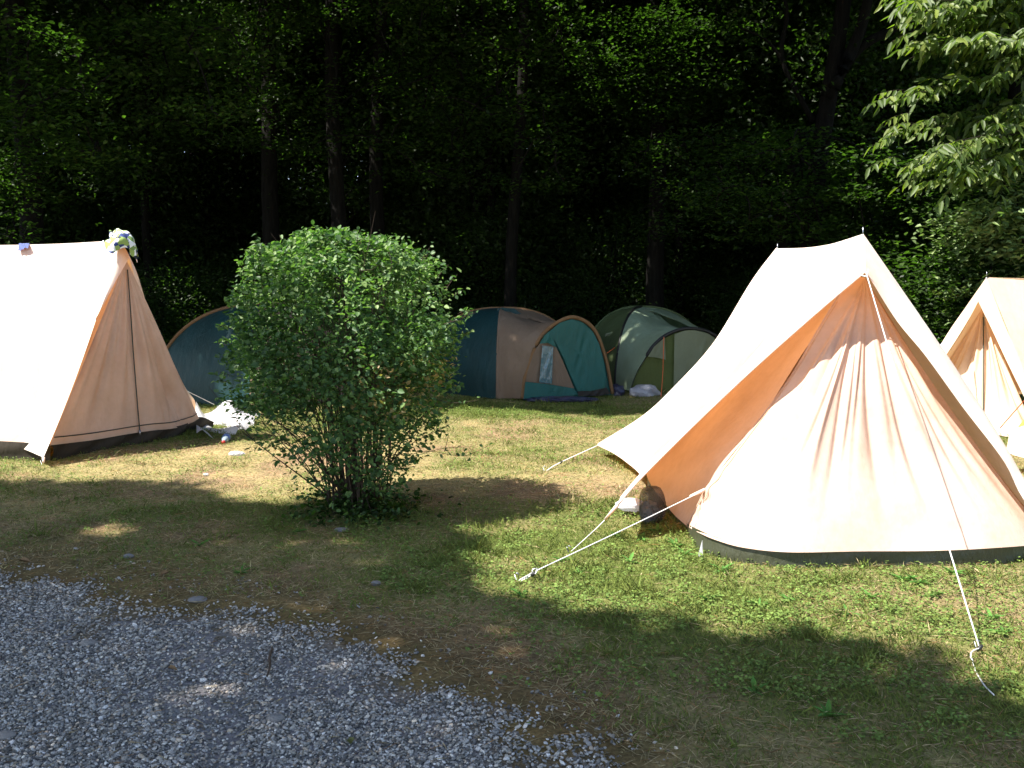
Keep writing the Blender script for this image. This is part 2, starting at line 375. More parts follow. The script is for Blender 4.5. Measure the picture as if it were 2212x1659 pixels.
# ------------------------------------------------------------------ gravel, grass, straw, weeds
def scatter(ymin, ymax, dens, spread=.58, pad=.5):
    """random ground points; dens(x, y) per square metre"""
    out = []; ys = np.linspace(ymin, ymax, 24)
    for a, b in zip(ys[:-1], ys[1:]):
        hw = spread * b + pad; mx = dens((a + b) / 2); n = int(mx * 2 * hw * (b - a))
        out.append(np.stack([rng.uniform(-hw, hw, n), rng.uniform(a, b, n)], 1))
    return np.concatenate(out)
ICO_V = []
ph = (1 + 5 ** .5) / 2
for a_ in (-1, 1):
    for b_ in (-ph, ph): ICO_V += [(0, a_, b_), (a_, b_, 0), (b_, 0, a_)]
ICO_V = np.array(ICO_V, float) / math.hypot(1, ph)
from itertools import combinations
ICO_F = []
for t3 in combinations(range(12), 3):
    q = ICO_V[list(t3)]
    if all(np.linalg.norm(q[i] - q[j]) < 1.1 for i, j in ((0, 1), (1, 2), (0, 2))):
        ICO_F.append(t3 if np.dot(np.cross(q[1] - q[0], q[2] - q[0]), q.mean(0)) > 0 else (t3[0], t3[2], t3[1]))
ICO_F = np.array(ICO_F)
def rocks(name, xy, z, size, cols, mat, parent=None, flat=.6):
    n = len(xy); V = ICO_V[None] * (1 + rng.normal(0, .16, (n, 12, 1))); sc = size[:, None, None] * (np.array([1, 1, flat]) * rng.uniform(.7, 1.3, (n, 1, 3)))
    V = V * sc; th = rng.uniform(0, 2 * PI, n); c, s = np.cos(th)[:, None], np.sin(th)[:, None]
    ti = rng.normal(0, .35, n)[:, None]
    x = V[..., 0] * c - V[..., 1] * s; y = V[..., 0] * s + V[..., 1] * c; zz = V[..., 2] + x * ti
    V = np.stack([x + xy[:, :1], y + xy[:, 1:], zz + z[:, None]], -1)
    Fc = (np.arange(n)[:, None, None] * 12 + ICO_F[None]).reshape(-1, 3)
    return fast_mesh(name, V, Fc, mat, parent, col=np.repeat(cols, 20, axis=0))
pts = scatter(2.9, 5.9, lambda y: 14000 if y < 4 else 10000)
s = gdist(pts[:, 0], pts[:, 1]); keep = (s < .12 - rng.exponential(.13, len(s)) - .10 * fbm(pts[:, 0], pts[:, 1], 7, 19)) | ((s < .45) & (rng.random(len(s)) < .035 * (1 + 3 * (fbm(pts[:, 0], pts[:, 1], 6, 9) > .6))))
keep &= ~((s > -.5) & (fbm(pts[:, 0], pts[:, 1], 3.6, 62) > .55 - s * .5) & (rng.random(len(s)) < .6))
keep &= ~((fbm(pts[:, 0], pts[:, 1], 2.2, 61) > .68) & (rng.random(len(s)) < .6))
pts = pts[keep]; n = len(pts)
val = rng.choice([.10, .19, .28, .38, .54], n, p=[.2, .28, .27, .17, .08]) * rng.uniform(.8, 1.2, n)
tint = np.array([[.97, .99, 1.04], [1.02, 1, .96], [1.15, 1.0, .85], [1.0, 1.0, 1.0]])[rng.choice(4, n, p=[.45, .25, .12, .18])]
o = rocks('gravel', pts, hgt(pts[:, 0], pts[:, 1]) + rng.uniform(0, .007, n), np.clip(rng.lognormal(math.log(.0056), .32, n), .003, .013), 1.12 * val[:, None] * tint * np.array([1.08, 1.0, .90]), M['pebble'])
tag(o, 'grey crushed gravel covering the path in the foreground', 'gravel', kind='stuff')

# grass blades
pts = scatter(3.0, 15.2, lambda y: 21000 / y)
x, y = pts.T; g = greenness(x, y); s = gdist(x, y)
keep = rng.random(len(x)) < np.clip(.42 + .75 * g, 0, 1) * np.clip(s / .5, 0.0, 1) ** .8
x, y, g, s = x[keep], y[keep], g[keep], s[keep]; n = len(x)
green = rng.random(n) < np.clip(g * 1.25 + .12, 0, 1)
cg = np.array([.15, .205, .045]) * rng.uniform(.6, 1.35, (n, 1)) + np.array([.03, .01, 0]) * rng.random((n, 1))
cd = np.array([.43, .36, .19]) * rng.uniform(.55, 1.25, (n, 1))
col = np.where(green[:, None], cg, cd)
C = np.stack([x, y, hgt(x, y) - .003], 1)
D = rng.normal(0, 1, (n, 3)) * np.array([1, 1, 0]); D = nrm(D) * rng.uniform(.25, 1.3, (n, 1)); D[:, 2] = np.where(green, .8, .4); D = nrm(D)
Nn = nrm(rng.normal(0, 1, (n, 3)) * np.array([1, 1, .2]) + np.array([0, -.5, .6]))
Ln = rng.uniform(.016, .045, n) * (.7 + .55 * g); Ln = Ln * (.8 + 3.2 * np.clip(fbm(x, y, 4.5, 95) - .5, 0, .3)); Ln = np.where(rng.random(n) < .04, Ln * 1.9, Ln); Wd = rng.uniform(.0025, .005, n) * (.8 + y * .05)
V, Fc = leaf_arrays(C, D, Nn, Ln, Wd, 'rhomb', .1, .18)
o = fast_mesh('grass', V, Fc, M['blades'], col=np.repeat(col, 2, axis=0))
tag(o, 'short patchy summer grass on the campsite', 'grass', kind='stuff')
# straw lying flat
pts = scatter(3.0, 12.5, lambda y: 6500 / y)
x, y = pts.T; s = gdist(x, y); g = greenness(x, y)
keep = (rng.random(len(x)) < (1.05 - g) * np.where(s < .12, .05, 1.0)); x, y, s = x[keep], y[keep], s[keep]; n = len(x)
C = np.stack([x, y, hgt(x, y) + rng.uniform(.003, .02, n)], 1); D = nrm(rng.normal(0, 1, (n, 3)) * np.array([1, 1, .12]))
V, Fc = leaf_arrays(C, D, np.tile([0, 0, 1.0], (n, 1)), rng.uniform(.03, .10, n), rng.uniform(.0018, .004, n) * (.8 + y * .06), 'rhomb', .2, .05)
cc = np.array([.46, .37, .21]) * rng.uniform(.5, 1.35, (n, 1)) * np.where(rng.random((n, 1)) < .25, np.array([[.75, .55, .4]]), 1)
o = fast_mesh('straw', V, Fc, M['blades'], col=np.repeat(cc, 2, axis=0))
tag(o, 'dry mown straw scattered over the turf', 'straw', kind='stuff')
# moss tufts + clover
pts = scatter(3.2, 13, lambda y: 8500 / y)
x, y = pts.T; s = gdist(x, y); g = greenness(x, y); cl = fbm(x, y, 3.2, 90)
w_ = np.clip((cl - .44) * 7, 0, 1) * np.clip(g * 1.5 - .1, 0, 1) + .02
w_ = w_ * .55 + .3 * np.exp(-((x - 1.9) ** 2 / 3 + (y - 5.0) ** 2 / .5)); w_ *= np.clip(s / .4, 0, 1)
keep = rng.random(len(x)) < w_; x, y = x[keep], y[keep]; n = len(x)
k = 3; x = np.repeat(x, k); y = np.repeat(y, k); n = len(x)
C = np.stack([x + rng.normal(0, .006, n), y + rng.normal(0, .006, n), hgt(x, y) + rng.uniform(.008, .035, n)], 1)
th = rng.uniform(0, 2 * PI, n); D = np.stack([np.cos(th), np.sin(th), rng.uniform(-.3, .3, n)], 1); D = nrm(D)
Nn = nrm(np.array([0, 0, 1.0]) + rng.normal(0, .35, (n, 3)))
V, Fc = leaf_arrays(C, D, Nn, rng.uniform(.009, .021, n), rng.uniform(.008, .017, n), 'hex', .1, .1)
cc = np.array([.14, .21, .048]) * rng.uniform(.65, 1.5, (n, 1))
o = fast_mesh('clover', V, Fc, M['blades'], col=np.repeat(cc, 2, axis=0))
tag(o, 'low clover and small broad weeds growing through the grass', 'clover', kind='stuff')
# dandelion rosettes
Cs, Ds, Ls = [], [], []
for (u, v, k) in [(1330, 1160, 6), (1385, 1165, 7), (1460, 1180, 9), (1480, 1200, 9), (1250, 1240, 5), (1560, 1235, 7), (1700, 1300, 8), (1950, 1255, 9), (1985, 1260, 9), (2020, 1290, 7),
                  (2140, 1340, 9), (2165, 1370, 8), (1420, 1150, 6), (1640, 1310, 6), (1880, 1290, 7), (1360, 1215, 6), (2060, 1245, 8), (1530, 1300, 7), (1830, 1330, 6), (1210, 1210, 6), (1790, 1550, 7), (1630, 1500, 5), (1130, 1290, 5), (640, 1150, 6), (430, 1180, 5), (520, 1240, 5)]:
    q = G(u, v)
    for i in range(k):
        t = 2 * PI * (i + rng.random() * .6) / k; Cs.append([q[0], q[1], hg(q[0], q[1])]); Ds.append([math.cos(t), math.sin(t), rng.uniform(.3, 1.3)]); Ls.append(rng.uniform(.035, .09))
Ds = nrm(np.array(Ds)); Nn = nrm(np.array([0, 0, 1.0]) - Ds * Ds[:, 2:]); Ls = np.array(Ls)
V, Fc = leaf_arrays(np.array(Cs), Ds, Nn, Ls, Ls * .3, 'hex', .15, .35)
o = fast_mesh('weeds', V, Fc, M['blades'], col=np.repeat(np.array([.08, .19, .035]) * rng.uniform(.8, 1.4, (len(Ls), 1)), 2, axis=0))
tag(o, 'broad leaved dandelion weeds in the lawn', 'weeds', kind='stuff')

# ------------------------------------------------------------------ tents
def rope(name, pts, r, mat, parent, sag=0):
    t = Tubes(); p = curve(pts, 14)
    if sag: p = p - np.array([0, 0, 1]) * (sag * np.sin(np.linspace(0, PI, 14)))[:, None]
    t.add(p, r, 5); return t.build(name, mat, parent)
def strip(name, line, width_dir, wd, mat, parent, off=(0, 0, 0)):
    line = np.array(line) + np.array(off); wv = np.array(width_dir) * wd / 2
    return grid_obj(name, np.stack([line - wv, line + wv]), mat, parent)
def peg(q, parent, mat=None, h=.035, lean=(-.03, 0, 0)):
    t = Tubes(); q = np.array([q[0], q[1], hg(q[0], q[1]) - .06]); top = q + np.array([lean[0], lean[1], h + .06])
    t.add([q, top, top + np.array([.015, 0, .008]), top + np.array([.028, 0, -.006])], .0035, 6); return t.build('peg', mat or M['metal'], parent)
def slider(q, parent):
    t = Tubes(); q = np.array(q); t.add([q - np.array([.012, 0, .012]), q, q + np.array([.012, 0, .014])], [.007, .010, .006], 6); return t.build('rope_slider', M['black_plastic'], parent)

# --- large cream tent on the right
base = P(1700, 1100, 6.2)
R = thing('ridge_tent', 'largest cream canvas ridge tent, in the right foreground with a folded door face', 'tent', (2.3, 6.3, 0))
A = P(1865, 505, 6.5); B = P(1680, 537, 9.1); E = P(1870, 586, 6.05)
Fc_ = P(1335, 1090, 5.88); Cc = P(1292, 962, 9.0); Gc = P(2300, 1185, 5.5); Hc = np.array([3.75, 8.2, .12])
ridge = [A, P(1832, 516, 6.95), P(1790, 528, 7.6), P(1740, 535, 8.3), B]
seamL = [A, P(1799, 589, 6.5), P(1682, 727, 6.5), P(1595, 818, 6.45), P(1518, 890, 6.35), P(1420, 990, 6.12), Fc_]
rearL = [B, P(1626, 609, 9.1), P(1544, 742, 9.1), P(1462, 834, 9.08), P(1391, 900, 9.05), Cc]
hemL = [Fc_, P(1362, 1052, 6.6), P(1386, 1028, 7.4), P(1352, 996, 8.2), P(1322, 976, 8.65), Cc]
frontL = [E, P(1768, 672, 6.05), P(1626, 798, 6.02), P(1500, 917, 5.98), P(1386, 1031, 5.92), Fc_]
frontR = [E, P(1935, 690, 6.0), P(1998, 767, 5.92), P(2080, 880, 5.82), P(2167, 994, 5.68), P(2212, 1080, 5.6), Gc]
seamR = [A, P(1952, 630, 6.35), P(2029, 742, 6.2), P(2080, 818, 6.1), P(2146, 921, 5.95), P(2212, 1033, 5.78), Gc]
rr = np.random.default_rng(3)
Ag = coons(hemL, ridge, seamL[::-1], rearL[::-1], 46, 46)
u_ = np.linspace(0, 1, 46)[None, :]; v_ = np.linspace(0, 1, 46)[:, None]
edge = np.sin(PI * u_) * np.sin(PI * v_)
Ag = Ag + gnormals(Ag) * ((.02 * np.sin(3.2 * PI * u_ + v_ * 2) + .012 * np.sin(9 * u_ + 5 * v_)) * edge)[..., None]
grid_obj('roof_panel', Ag, M['canvas'], R)
grid_obj('awning', ruled(seamL, frontL, 10, 46, .02), M['canvas'], R)
grid_obj('awning', ruled(seamR, frontR, 10, 46, -.02), M['canvas'], R)
grid_obj('roof_panel', coons([Gc, (Gc + Hc) / 2 + np.array([-.15, 0, 0]), Hc], ridge, seamR[::-1], [Hc, (Hc + B) / 2 + np.array([-.05, 0, -.05]), B], 30, 30), M['canvas'], R)
sl_ = curve(seamL, 60); strip('seam', sl_[2:55], (.02, .0, .02), .9, M['seam'], R, (-.012, -.006, .008))
# rolled hem along the rear edge
t = Tubes(); t.add(curve(rearL, 40), .016, 6); t.build('edge_binding', M['canvas'], R)
t = Tubes(); t.add(curve(hemL, 30), .008, 5); t.add(curve(frontL, 40), .008, 5); t.build('hem', M['canvas'], R)
# inner tent
T = P(1869, 600, 6.38); TB = P(1690, 560, 9.0)
L0 = G(1484, 1137, .12)
L0[1] = 6.1; L0 = P(1484, 1137, 6.15)
fb = [L0, G(1508, 1150, .11), G(1545, 1166, .11), G(1606, 1183, .1), G(1706, 1193, .1), G(1856, 1191, .1), G(2041, 1189, .1), G(2201, 1180, .1), P(2275, 1172, 5.75)]
def foldsR(u, t):
    f = np.zeros(np.broadcast(u, t).shape)
    for (u0, wd, am, p0, p1) in [(.20, .010, .030, .15, .62), (.27, .012, .02, .1, .7), (.335, .010, .035, .12, .80), (.37, .008, -.022, .1, .8), (.42, .011, .035, .10, .92), (.455, .009, .03, .1, .85), (.495, .010, .026, .1, .8),
                                 (.55, .012, .03, .08, .98), (.61, .014, .022, .1, .9), (.67, .012, .03, .1, .95), (.74, .016, .028, .1, .98), (.80, .012, .024, .1, .95), (.86, .015, .026, .1, .95)]:
        uu = u0 + .012 * np.sin(t * 5 + u0 * 40)
        p1 = p1 * .6 + .42; env = np.clip((t - p0) / .25, 0, 1) * np.clip((p1 - t) / .42, 0, 1); env = env * env * (3 - 2 * env)
        f = f + am * 1.0 * np.clip(t * 1.5, 0, 1) ** 1.1 * np.exp(-((u - uu) / (wd * (.9 + .7 * t))) ** 2) * env
    f += .014 * np.sin(u * 46 + 2 * np.sin(t * 3)) * np.sin(PI * t) * (t < 1) + .035 * np.exp(-((u - .62) / .06) ** 2 - ((t - .93) / .05) ** 2) * .5 + .02 * np.exp(-((u - .72) / .03) ** 2 - ((t - .94) / .035) ** 2)
    # puckers at the lower left corner
    f += .02 * np.sin(u * 190 + t * 34) * np.exp(-(u / .10) ** 2) * np.exp(-((t - .93) / .07) ** 2) + .016 * np.sin(t * 90 - u * 50) * np.exp(-((u - .06) / .06) ** 2 - ((t - .9) / .12) ** 2)
    return f * np.clip(u / .06, 0, 1)
door = fan(T, fb, 260, 90, -.05, foldsR)
# the left edge is pulled out by its guy at K
K = P(1523, 1058, 5.98)
edge_t = np.vstack([curve([T, P(1830, 612, 6.33), P(1769, 708, 6.27), P(1718, 798, 6.2), P(1661, 880, 6.12), P(1585, 977, 6.04), K], 77), curve([K, P(1502, 1102, 6.07), fb[0]], 14)[1:]])
uL = np.linspace(0, 1, 260)[None, :, None]; door = door + (edge_t[:, None] - door[:, :1]) * np.exp(-(uL / .09) ** 1.6)
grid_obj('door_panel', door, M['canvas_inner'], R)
t = Tubes(); t.add(door[3:, 0], .006, 5); t.build('door_edge', M['canvas_inner'], R)
t = Tubes(); t.add(door[12:80, 9] + np.array([-.004, -.006, 0]), .0022, 4); t.build('door_zip', M['seam'], R)
side_f = door[:, 0]
wallb = [fb[0], P(1446, 1100, 6.5), np.array([1.02, 7.2, .17]), np.array([1.30, 8.85, .12])]
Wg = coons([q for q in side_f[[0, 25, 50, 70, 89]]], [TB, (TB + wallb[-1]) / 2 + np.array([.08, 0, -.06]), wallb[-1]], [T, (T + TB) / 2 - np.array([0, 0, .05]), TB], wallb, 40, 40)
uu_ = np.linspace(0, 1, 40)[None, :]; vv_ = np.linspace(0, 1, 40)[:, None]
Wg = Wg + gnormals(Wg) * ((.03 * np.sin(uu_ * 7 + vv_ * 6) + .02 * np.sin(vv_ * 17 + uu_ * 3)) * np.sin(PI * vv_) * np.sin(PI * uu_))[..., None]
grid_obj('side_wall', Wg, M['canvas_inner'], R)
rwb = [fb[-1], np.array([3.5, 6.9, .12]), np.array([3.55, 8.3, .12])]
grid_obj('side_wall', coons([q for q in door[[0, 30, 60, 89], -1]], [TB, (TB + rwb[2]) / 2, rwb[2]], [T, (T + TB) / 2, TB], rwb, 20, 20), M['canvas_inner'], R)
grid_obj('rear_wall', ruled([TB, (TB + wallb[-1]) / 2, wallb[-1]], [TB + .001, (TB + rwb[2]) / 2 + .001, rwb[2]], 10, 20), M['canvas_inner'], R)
# groundsheet wall under the hem
def skirt(name, line, mat, parent, drop=None, wave=.008, n=150, outw=0.0, inset=(0, 0, 0)):
    c = curve(line, n) + np.array(inset); rows = []
    for k in np.linspace(0, 1, 7):
        q = c.copy(); zt = c[:, 2] + .015; zb = hgt(c[:, 0], c[:, 1]) - .01
        q[:, 2] = zt * (1 - k) + zb * k; q[:, 1] += wave * np.sin(np.arange(n) * .21 + k * 3) * np.sin(PI * k) - outw * math.sin(PI * k * .5); q[:, 0] += wave * np.cos(np.arange(n) * .23 + k * 2) * np.sin(PI * k)
        rows.append(q)
    return grid_obj(name, np.array(rows), mat, parent)
skirt('groundsheet', wallb[::-1], M['groundsheet'], R, n=60, inset=(.02, 0, 0))
skirt('groundsheet', fb, M['groundsheet'], R, inset=(0, .02, 0), wave=.004)
# poles
for q, mz in ((A, 505), (B, 537)):
    t = Tubes(); t.add([np.array([q[0], q[1] + .02, -.02]), q + np.array([0, .02, -.01])], .011, 8); t.add([q + np.array([0, .01, -.02]), q + np.array([0, .01, .045])], .0035, 6); t.build('pole', M['metal'], R)
# guys
gpk = G(1123, 1254); rope('guy_rope', [K, G(1160, 1232, .05)], .0032, M['rope'], R, .004)
t = Tubes(); l0 = G(1160, 1232, .05); t.add(curve([l0, G(1145, 1244, .03), G(1126, 1255, .01), G(1122, 1253, .02), G(1148, 1238, .05), G(1150, 1230, .07), G(1161, 1229, .07), G(1156, 1240, .05)], 40), .0035, 5); t.build('guy_loop', M['rope'], R)
slider(G(1152, 1240, .045), R); peg(gpk, R)
t = Tubes(); t.add([K, K + np.array([-.10, -.03, -.035])], [.013, .007], 6); t.build('tab', M['canvas'], R)
rope('guy_rope', [Fc_, G(1300, 1130, .09), G(1235, 1190, .02)], .003, M['rope'], R); peg(G(1235, 1190), R)
t = Tubes(); t.add([Fc_, Fc_ + (G(1300, 1130, .09) - Fc_) * .8], [.012, .008], 6); t.build('tab', M['canvas'], R)
rope('guy_rope', [Cc, G(1205, 1002, .03), G(1180, 1018)], .005, M['rope'], R); slider(G(1212, 999, .035), R); peg(G(1180, 1018), R)
e2 = G(2116, 1400, .03); rope('guy_rope', [E, e2], .0034, M['rope'], R, .01)
t = Tubes(); t.add(curve([E + np.array([-.02, 0, .02]), E + np.array([-.035, -.01, -.02]), E + np.array([0, -.015, -.03]), E + np.array([.012, -.01, .01])], 14), .005, 5); t.build('knot', M['rope'], R)
t = Tubes(); t.add(curve([e2, G(2100, 1407, .03), G(2097, 1418, .02), G(2101, 1428, .02), G(2108, 1450, .01), G(2118, 1468, .02), G(2130, 1485, .02), G(2148, 1502, .02)], 40), .003, 5); t.build('guy_tail', M['rope'], R)
slider(e2, R); peg(G(2118, 1402), R)
# little triangular peg tab at the left groundsheet corner, shiny patch, steel peg behind
q0 = G(1506, 1206); mesh_obj('peg_tab', [q0 + np.array([0, 0, 0]), q0 + np.array([.035, .0, .0]), q0 + np.array([.03, .02, .10]), q0 + np.array([.036, .03, .10])], [(0, 1, 2), (1, 3, 2)], M['white_plastic'], R, False)
peg(P(1405, 1040, 7.0), R, M['metal'], .12)

# net bag hanging at the flap
def crumple(name, c, rad, mat, parent=None, seed=0, amp=.25, flat=1.0, n=28, freq=3.0):
    r = np.random.default_rng(seed); V = []; Fs = []
    dirs = rsphere(14, r)
    for i in range(n + 1):
        for j in range(n * 2):
            th = PI * i / n; ph_ = PI * j / n; d = np.array([math.sin(th) * math.cos(ph_), math.sin(th) * math.sin(ph_), math.cos(th)])
            k = 1 + amp * np.mean([abs(math.sin(freq * float(d @ q) * 2 + m)) for m, q in enumerate(dirs)]) * 2 - amp
            k += amp * .5 * max(abs(math.sin(freq * 2.3 * float(d @ q) + m)) for m, q in enumerate(dirs[:4])) - amp * .3
            p = d * k * np.array(rad); V.append(np.array(c) + p)
    m2 = n * 2
    for i in range(n):
        for j in range(m2): Fs.append((i * m2 + j, i * m2 + (j + 1) % m2, (i + 1) * m2 + (j + 1) % m2, (i + 1) * m2 + j))
    o = mesh_obj(name, V, Fs, mat, parent, False); return o
m, nt, out = newmat('dark_netting'); L = nt.links
p = N(nt, 'ShaderNodeBsdfPrincipled'); p.inputs['Base Color'].default_value = (.06, .05, .045, 1); p.inputs['Roughness'].default_value = .7
tr = N(nt, 'ShaderNodeBsdfTransparent'); mx = N(nt, 'ShaderNodeMixShader'); L.new(ramp(nt, noise(nt, texco(nt), 9, 4), [(.3, (.25, .25, .25)), (.65, (.8, .8, .8))]), mx.inputs[0]); L.new(tr.outputs[0], mx.inputs[1]); L.new(p.outputs[0], mx.inputs[2]); L.new(mx.outputs[0], out.inputs[0])
M['net'] = m
nb = thing('net_bag', 'grey mesh bag of crumpled plastic under the left awning of the biggest tent', 'bag', tuple(G(1412, 1118, 0)))
cb = P(1408, 1092, 6.35)
crumple('netting', cb, (.082, .075, .115), M['net'], nb, 4, .38, freq=1.3, n=11)
crumple('plastic_filling', cb + np.array([-.015, .02, -.045]), (.055, .05, .06), cloth_mat('grey_plastic', (.20, .20, .22), rough=.35, wr=.8, wscale=20, weave=False, spec=.5), nb, 8, .5, n=8, freq=2)
o = crumple('paper_sheet', P(1362, 1090, 6.6), (.085, .06, .04), M['white_plastic'], None, 9, .5, n=7, freq=1.8)
tag(o, 'white plastic scrap on the grass under the left awning corner of the big cream tent', 'plastic sheet')

# --- left cream tent
Lt = thing('ridge_tent', 'cream ridge tent at the left edge with a zipped gable and towel on its peak', 'tent', (-4.2, 9.6, 0))
A = P(262, 519, 9.4); axd = nrm(np.array([-2.2, .62, 0])); B = A + axd * 2.9 + np.array([0, 0, -.02])
Fl = P(94, 988, 8.38); Cl = Fl + axd * 2.9; Gr = P(404, 845, 10.35); Hr = Gr + axd * 2.9
ridge = [A, A + axd * .75 + np.array([0, 0, -.025]), A + axd * 1.6 + np.array([0, 0, -.03]), B]
fL = [A, P(222, 646, 9.08), P(177, 779, 8.82), P(137, 885, 8.6), Fl]
fR = [A, P(294, 584, 9.7), P(316, 654, 9.9), P(338, 709, 10.03), P(371, 779, 10.2), Gr]
hem = [Fl, P(48, 969, 8.72), P(0, 956, 9.05), (Fl + Cl) / 2 + np.array([.1, .33, .1]), Cl]
pan = coons(hem, ridge, fL[::-1], [Cl, (Cl + B) / 2 + np.array([0, .05, -.05]), B], 44, 44)
u_ = np.linspace(0, 1, 44)[None, :]; v_ = np.linspace(0, 1, 44)[:, None]
pan = pan + gnormals(pan) * ((.02 * np.sin(5 * u_ + 3 * v_)) * np.sin(PI * u_) * np.sin(PI * v_))[..., None]
grid_obj('roof_panel', pan, M['canvas'], Lt)
grid_obj('roof_panel', coons([Gr, Hr], ridge, fR[::-1], [Hr, B], 24, 24), M['canvas'], Lt)
# gable (inner face) with hood strips along both edges
T = P(272, 560, 9.52)
bl = [P(108, 962, 8.62), P(150, 957, 8.85), P(205, 950, 9.1), P(275, 938, 9.45), P(330, 930, 9.7), P(372, 926, 9.95), P(400, 919, 10.2), P(430, 904, 10.5)]
def foldsL(u, t):
    f = .022 * np.sin(u * 24 + 1.5 * np.sin(t * 2)) * np.sin(PI * t) ** .7 * np.clip(t * 2, 0, 1) + .012 * np.sin(u * 55 + t * 2) * np.sin(PI * t)
    f += .05 * np.exp(-((u - .83) / .05) ** 2 - ((t - .8) / .2) ** 2) - .05 * np.exp(-((u - .93) / .04) ** 2 - ((t - .86) / .12) ** 2)
    f += .014 * np.sin(u * 120 + t * 14) * np.exp(-((u - .8) / .12) ** 2 - ((t - .93) / .06) ** 2)
    return f
gab = fan(T, bl, 180, 70, .0, foldsL)
ins = np.array([.1, .3, 0]); dz = np.array([0, 0, .15])
grid_obj('gable', gab, M['canvas_inner'], Lt)
offn = np.array([.012, -.012, 0])
zi = 92; ln = gab[4:, zi] + offn; ln = ln + np.array([0, 0, 0]); t = Tubes(); t.add(ln, .006, 4); t.build('zip', M['zip'], Lt)
t = Tubes(); t.add(ln[-2] + np.array([[0, 0, 0], [0.005, -.01, -.05]]), .012, 5); t.build('zip_pull', M['metal'], Lt)
t = Tubes(); t.add(gab[-3, 2:178] + offn + np.array([0, 0, .02]), .005, 4); t.build('hem_stripe', M['zip'], Lt)
hoodL = [A + np.array([.02, -.02, 0]), P(279, 557, 9.42)]
q1 = P(262, 595, 9.28); q2 = P(243, 625, 9.12)
grid_obj('hood', ruled([A, P(222, 646, 9.08), P(206, 690, 8.99)], [P(279, 557, 9.42), P(250, 608, 9.2), P(207, 690, 8.99)], 8, 20, .01), M['canvas'], Lt)
grid_obj('hood', ruled([A, P(294, 584, 9.7), P(316, 654, 9.9), P(371, 779, 10.2), Gr], [P(279, 557, 9.42), P(287, 584, 9.6), P(304, 654, 9.82), P(352, 790, 10.12), P(398, 860, 10.3)], 8, 30, -.01), M['canvas'], Lt)
grid_obj('side_wall', coons([bl[0] + axd * .03, bl[0] + axd * 2.6 + ins], [T, T + axd * 2.6 - dz], [bl[0], T], [bl[0] + axd * 2.6 + ins, T + axd * 2.6 - dz], 10, 10), M['canvas_inner'], Lt)
grid_obj('side_wall', coons([bl[-1], bl[-1] + axd * 2.6], [T, T + axd * 2.6], [bl[-1], T], [bl[-1] + axd * 2.6, T + axd * 2.6], 10, 10), M['canvas_inner'], Lt)
grid_obj('edge_flap', ruled([Gr, P(421, 866, 10.42), P(421, 895, 10.47)], [gab[50, -1], gab[60, -1], gab[-1, -1]], 6, 12), M['canvas'], Lt)
skirt('groundsheet', bl + [P(462, 915, 10.75)], M['brown_sheet'], Lt, wave=.02, inset=(0, .02, 0))
skirt('groundsheet', [bl[0] + axd * 2.6, bl[0] + axd * .8, bl[0]], M['brown_sheet'], Lt, wave=.02, n=60)
t = Tubes(); t.add([np.array([A[0], A[1], 0]) + axd * .2, A + axd * .2 + np.array([0, 0, .0])], .012, 8); t.build('pole', M['metal'], Lt)
rope('guy_rope', [Gr, P(475, 880, 11.0)], .004, M['rope'], Lt); t = Tubes(); t.add([Fl, P(94, 1000, 8.36)], [.014, .008], 6); t.build('tab', M['canvas'], Lt); peg(G(95, 1003), Lt)
# cloths on this tent
def cloth_mesh(name, pts, mat, parent=None, seed=0, amp=.02):
    A_ = np.array(pts, float); nv, nu = A_.shape[:2]; rows = [curve(r_, 26) for r_ in A_]; A2 = np.stack([curve(np.array(rows)[:, k], 22) for k in range(26)], 1)
    r = np.random.default_rng(seed); u = np.linspace(0, 1, 26)[None]; v = np.linspace(0, 1, 22)[:, None]
    d = sum(amp * r.uniform(.4, 1) * np.sin(r.uniform(6, 24) * u + r.uniform(4, 20) * v + r.uniform(0, 6)) for _ in range(5))
    return grid_obj(name, A2 + gnormals(A2) * d[..., None], mat, parent)
m, nt, out = newmat('patterned_cloth'); L = nt.links; vo = nt.nodes.new('ShaderNodeTexVoronoi'); vo.inputs['Scale'].default_value = 24
L.new(texco(nt), vo.inputs['Vector']); sp_ = nt.nodes.new('ShaderNodeSeparateColor'); L.new(vo.outputs['Color'], sp_.inputs[0])
r_ = nt.nodes.new('ShaderNodeValToRGB'); r_.color_ramp.interpolation = 'CONSTANT'; e = r_.color_ramp.elements
for i, (pp, c) in enumerate([(0, (.02, .04, .16)), (.2, (.26, .36, .09)), (.46, (.8, .82, .85)), (.78, (.015, .02, .03)), (.9, (.16, .26, .07))]):
    if i >= len(e): e.new(pp)
    e[i].position = pp; e[i].color = rgba(c)
L.new(sp_.outputs[0], r_.inputs[0]); p = N(nt, 'ShaderNodeBsdfPrincipled'); p.inputs['Roughness'].default_value = .8; L.new(r_.outputs[0], p.inputs['Base Color']); L.new(p.outputs[0], out.inputs[0])
y0 = 9.35
o = cloth_mesh('beach_towel', [[P(228, 533, 9.25), P(240, 548, 9.2), P(256, 540, 9.2), P(276, 536, 9.25), P(296, 568, 9.4)],
                               [P(232, 515, 9.3), P(246, 515, 9.2), P(262, 514, 9.2), P(280, 520, 9.28), P(296, 545, 9.45)],
                               [P(240, 501, 9.42), P(252, 497, 9.4), P(266, 496, 9.4), P(281, 505, 9.45), P(294, 528, 9.6)],
                               [P(238, 510, 9.6), P(252, 508, 9.6), P(266, 507, 9.6), P(281, 515, 9.62), P(298, 560, 9.75)]], m, None, 5, .012)
tag(o, 'crumpled green, blue and white patterned cloth draped over the peak of the left tent', 'towel')
M['denim'] = cloth_mat('blue_cloth', (.10, .13, .30), wr=.6, wscale=20)
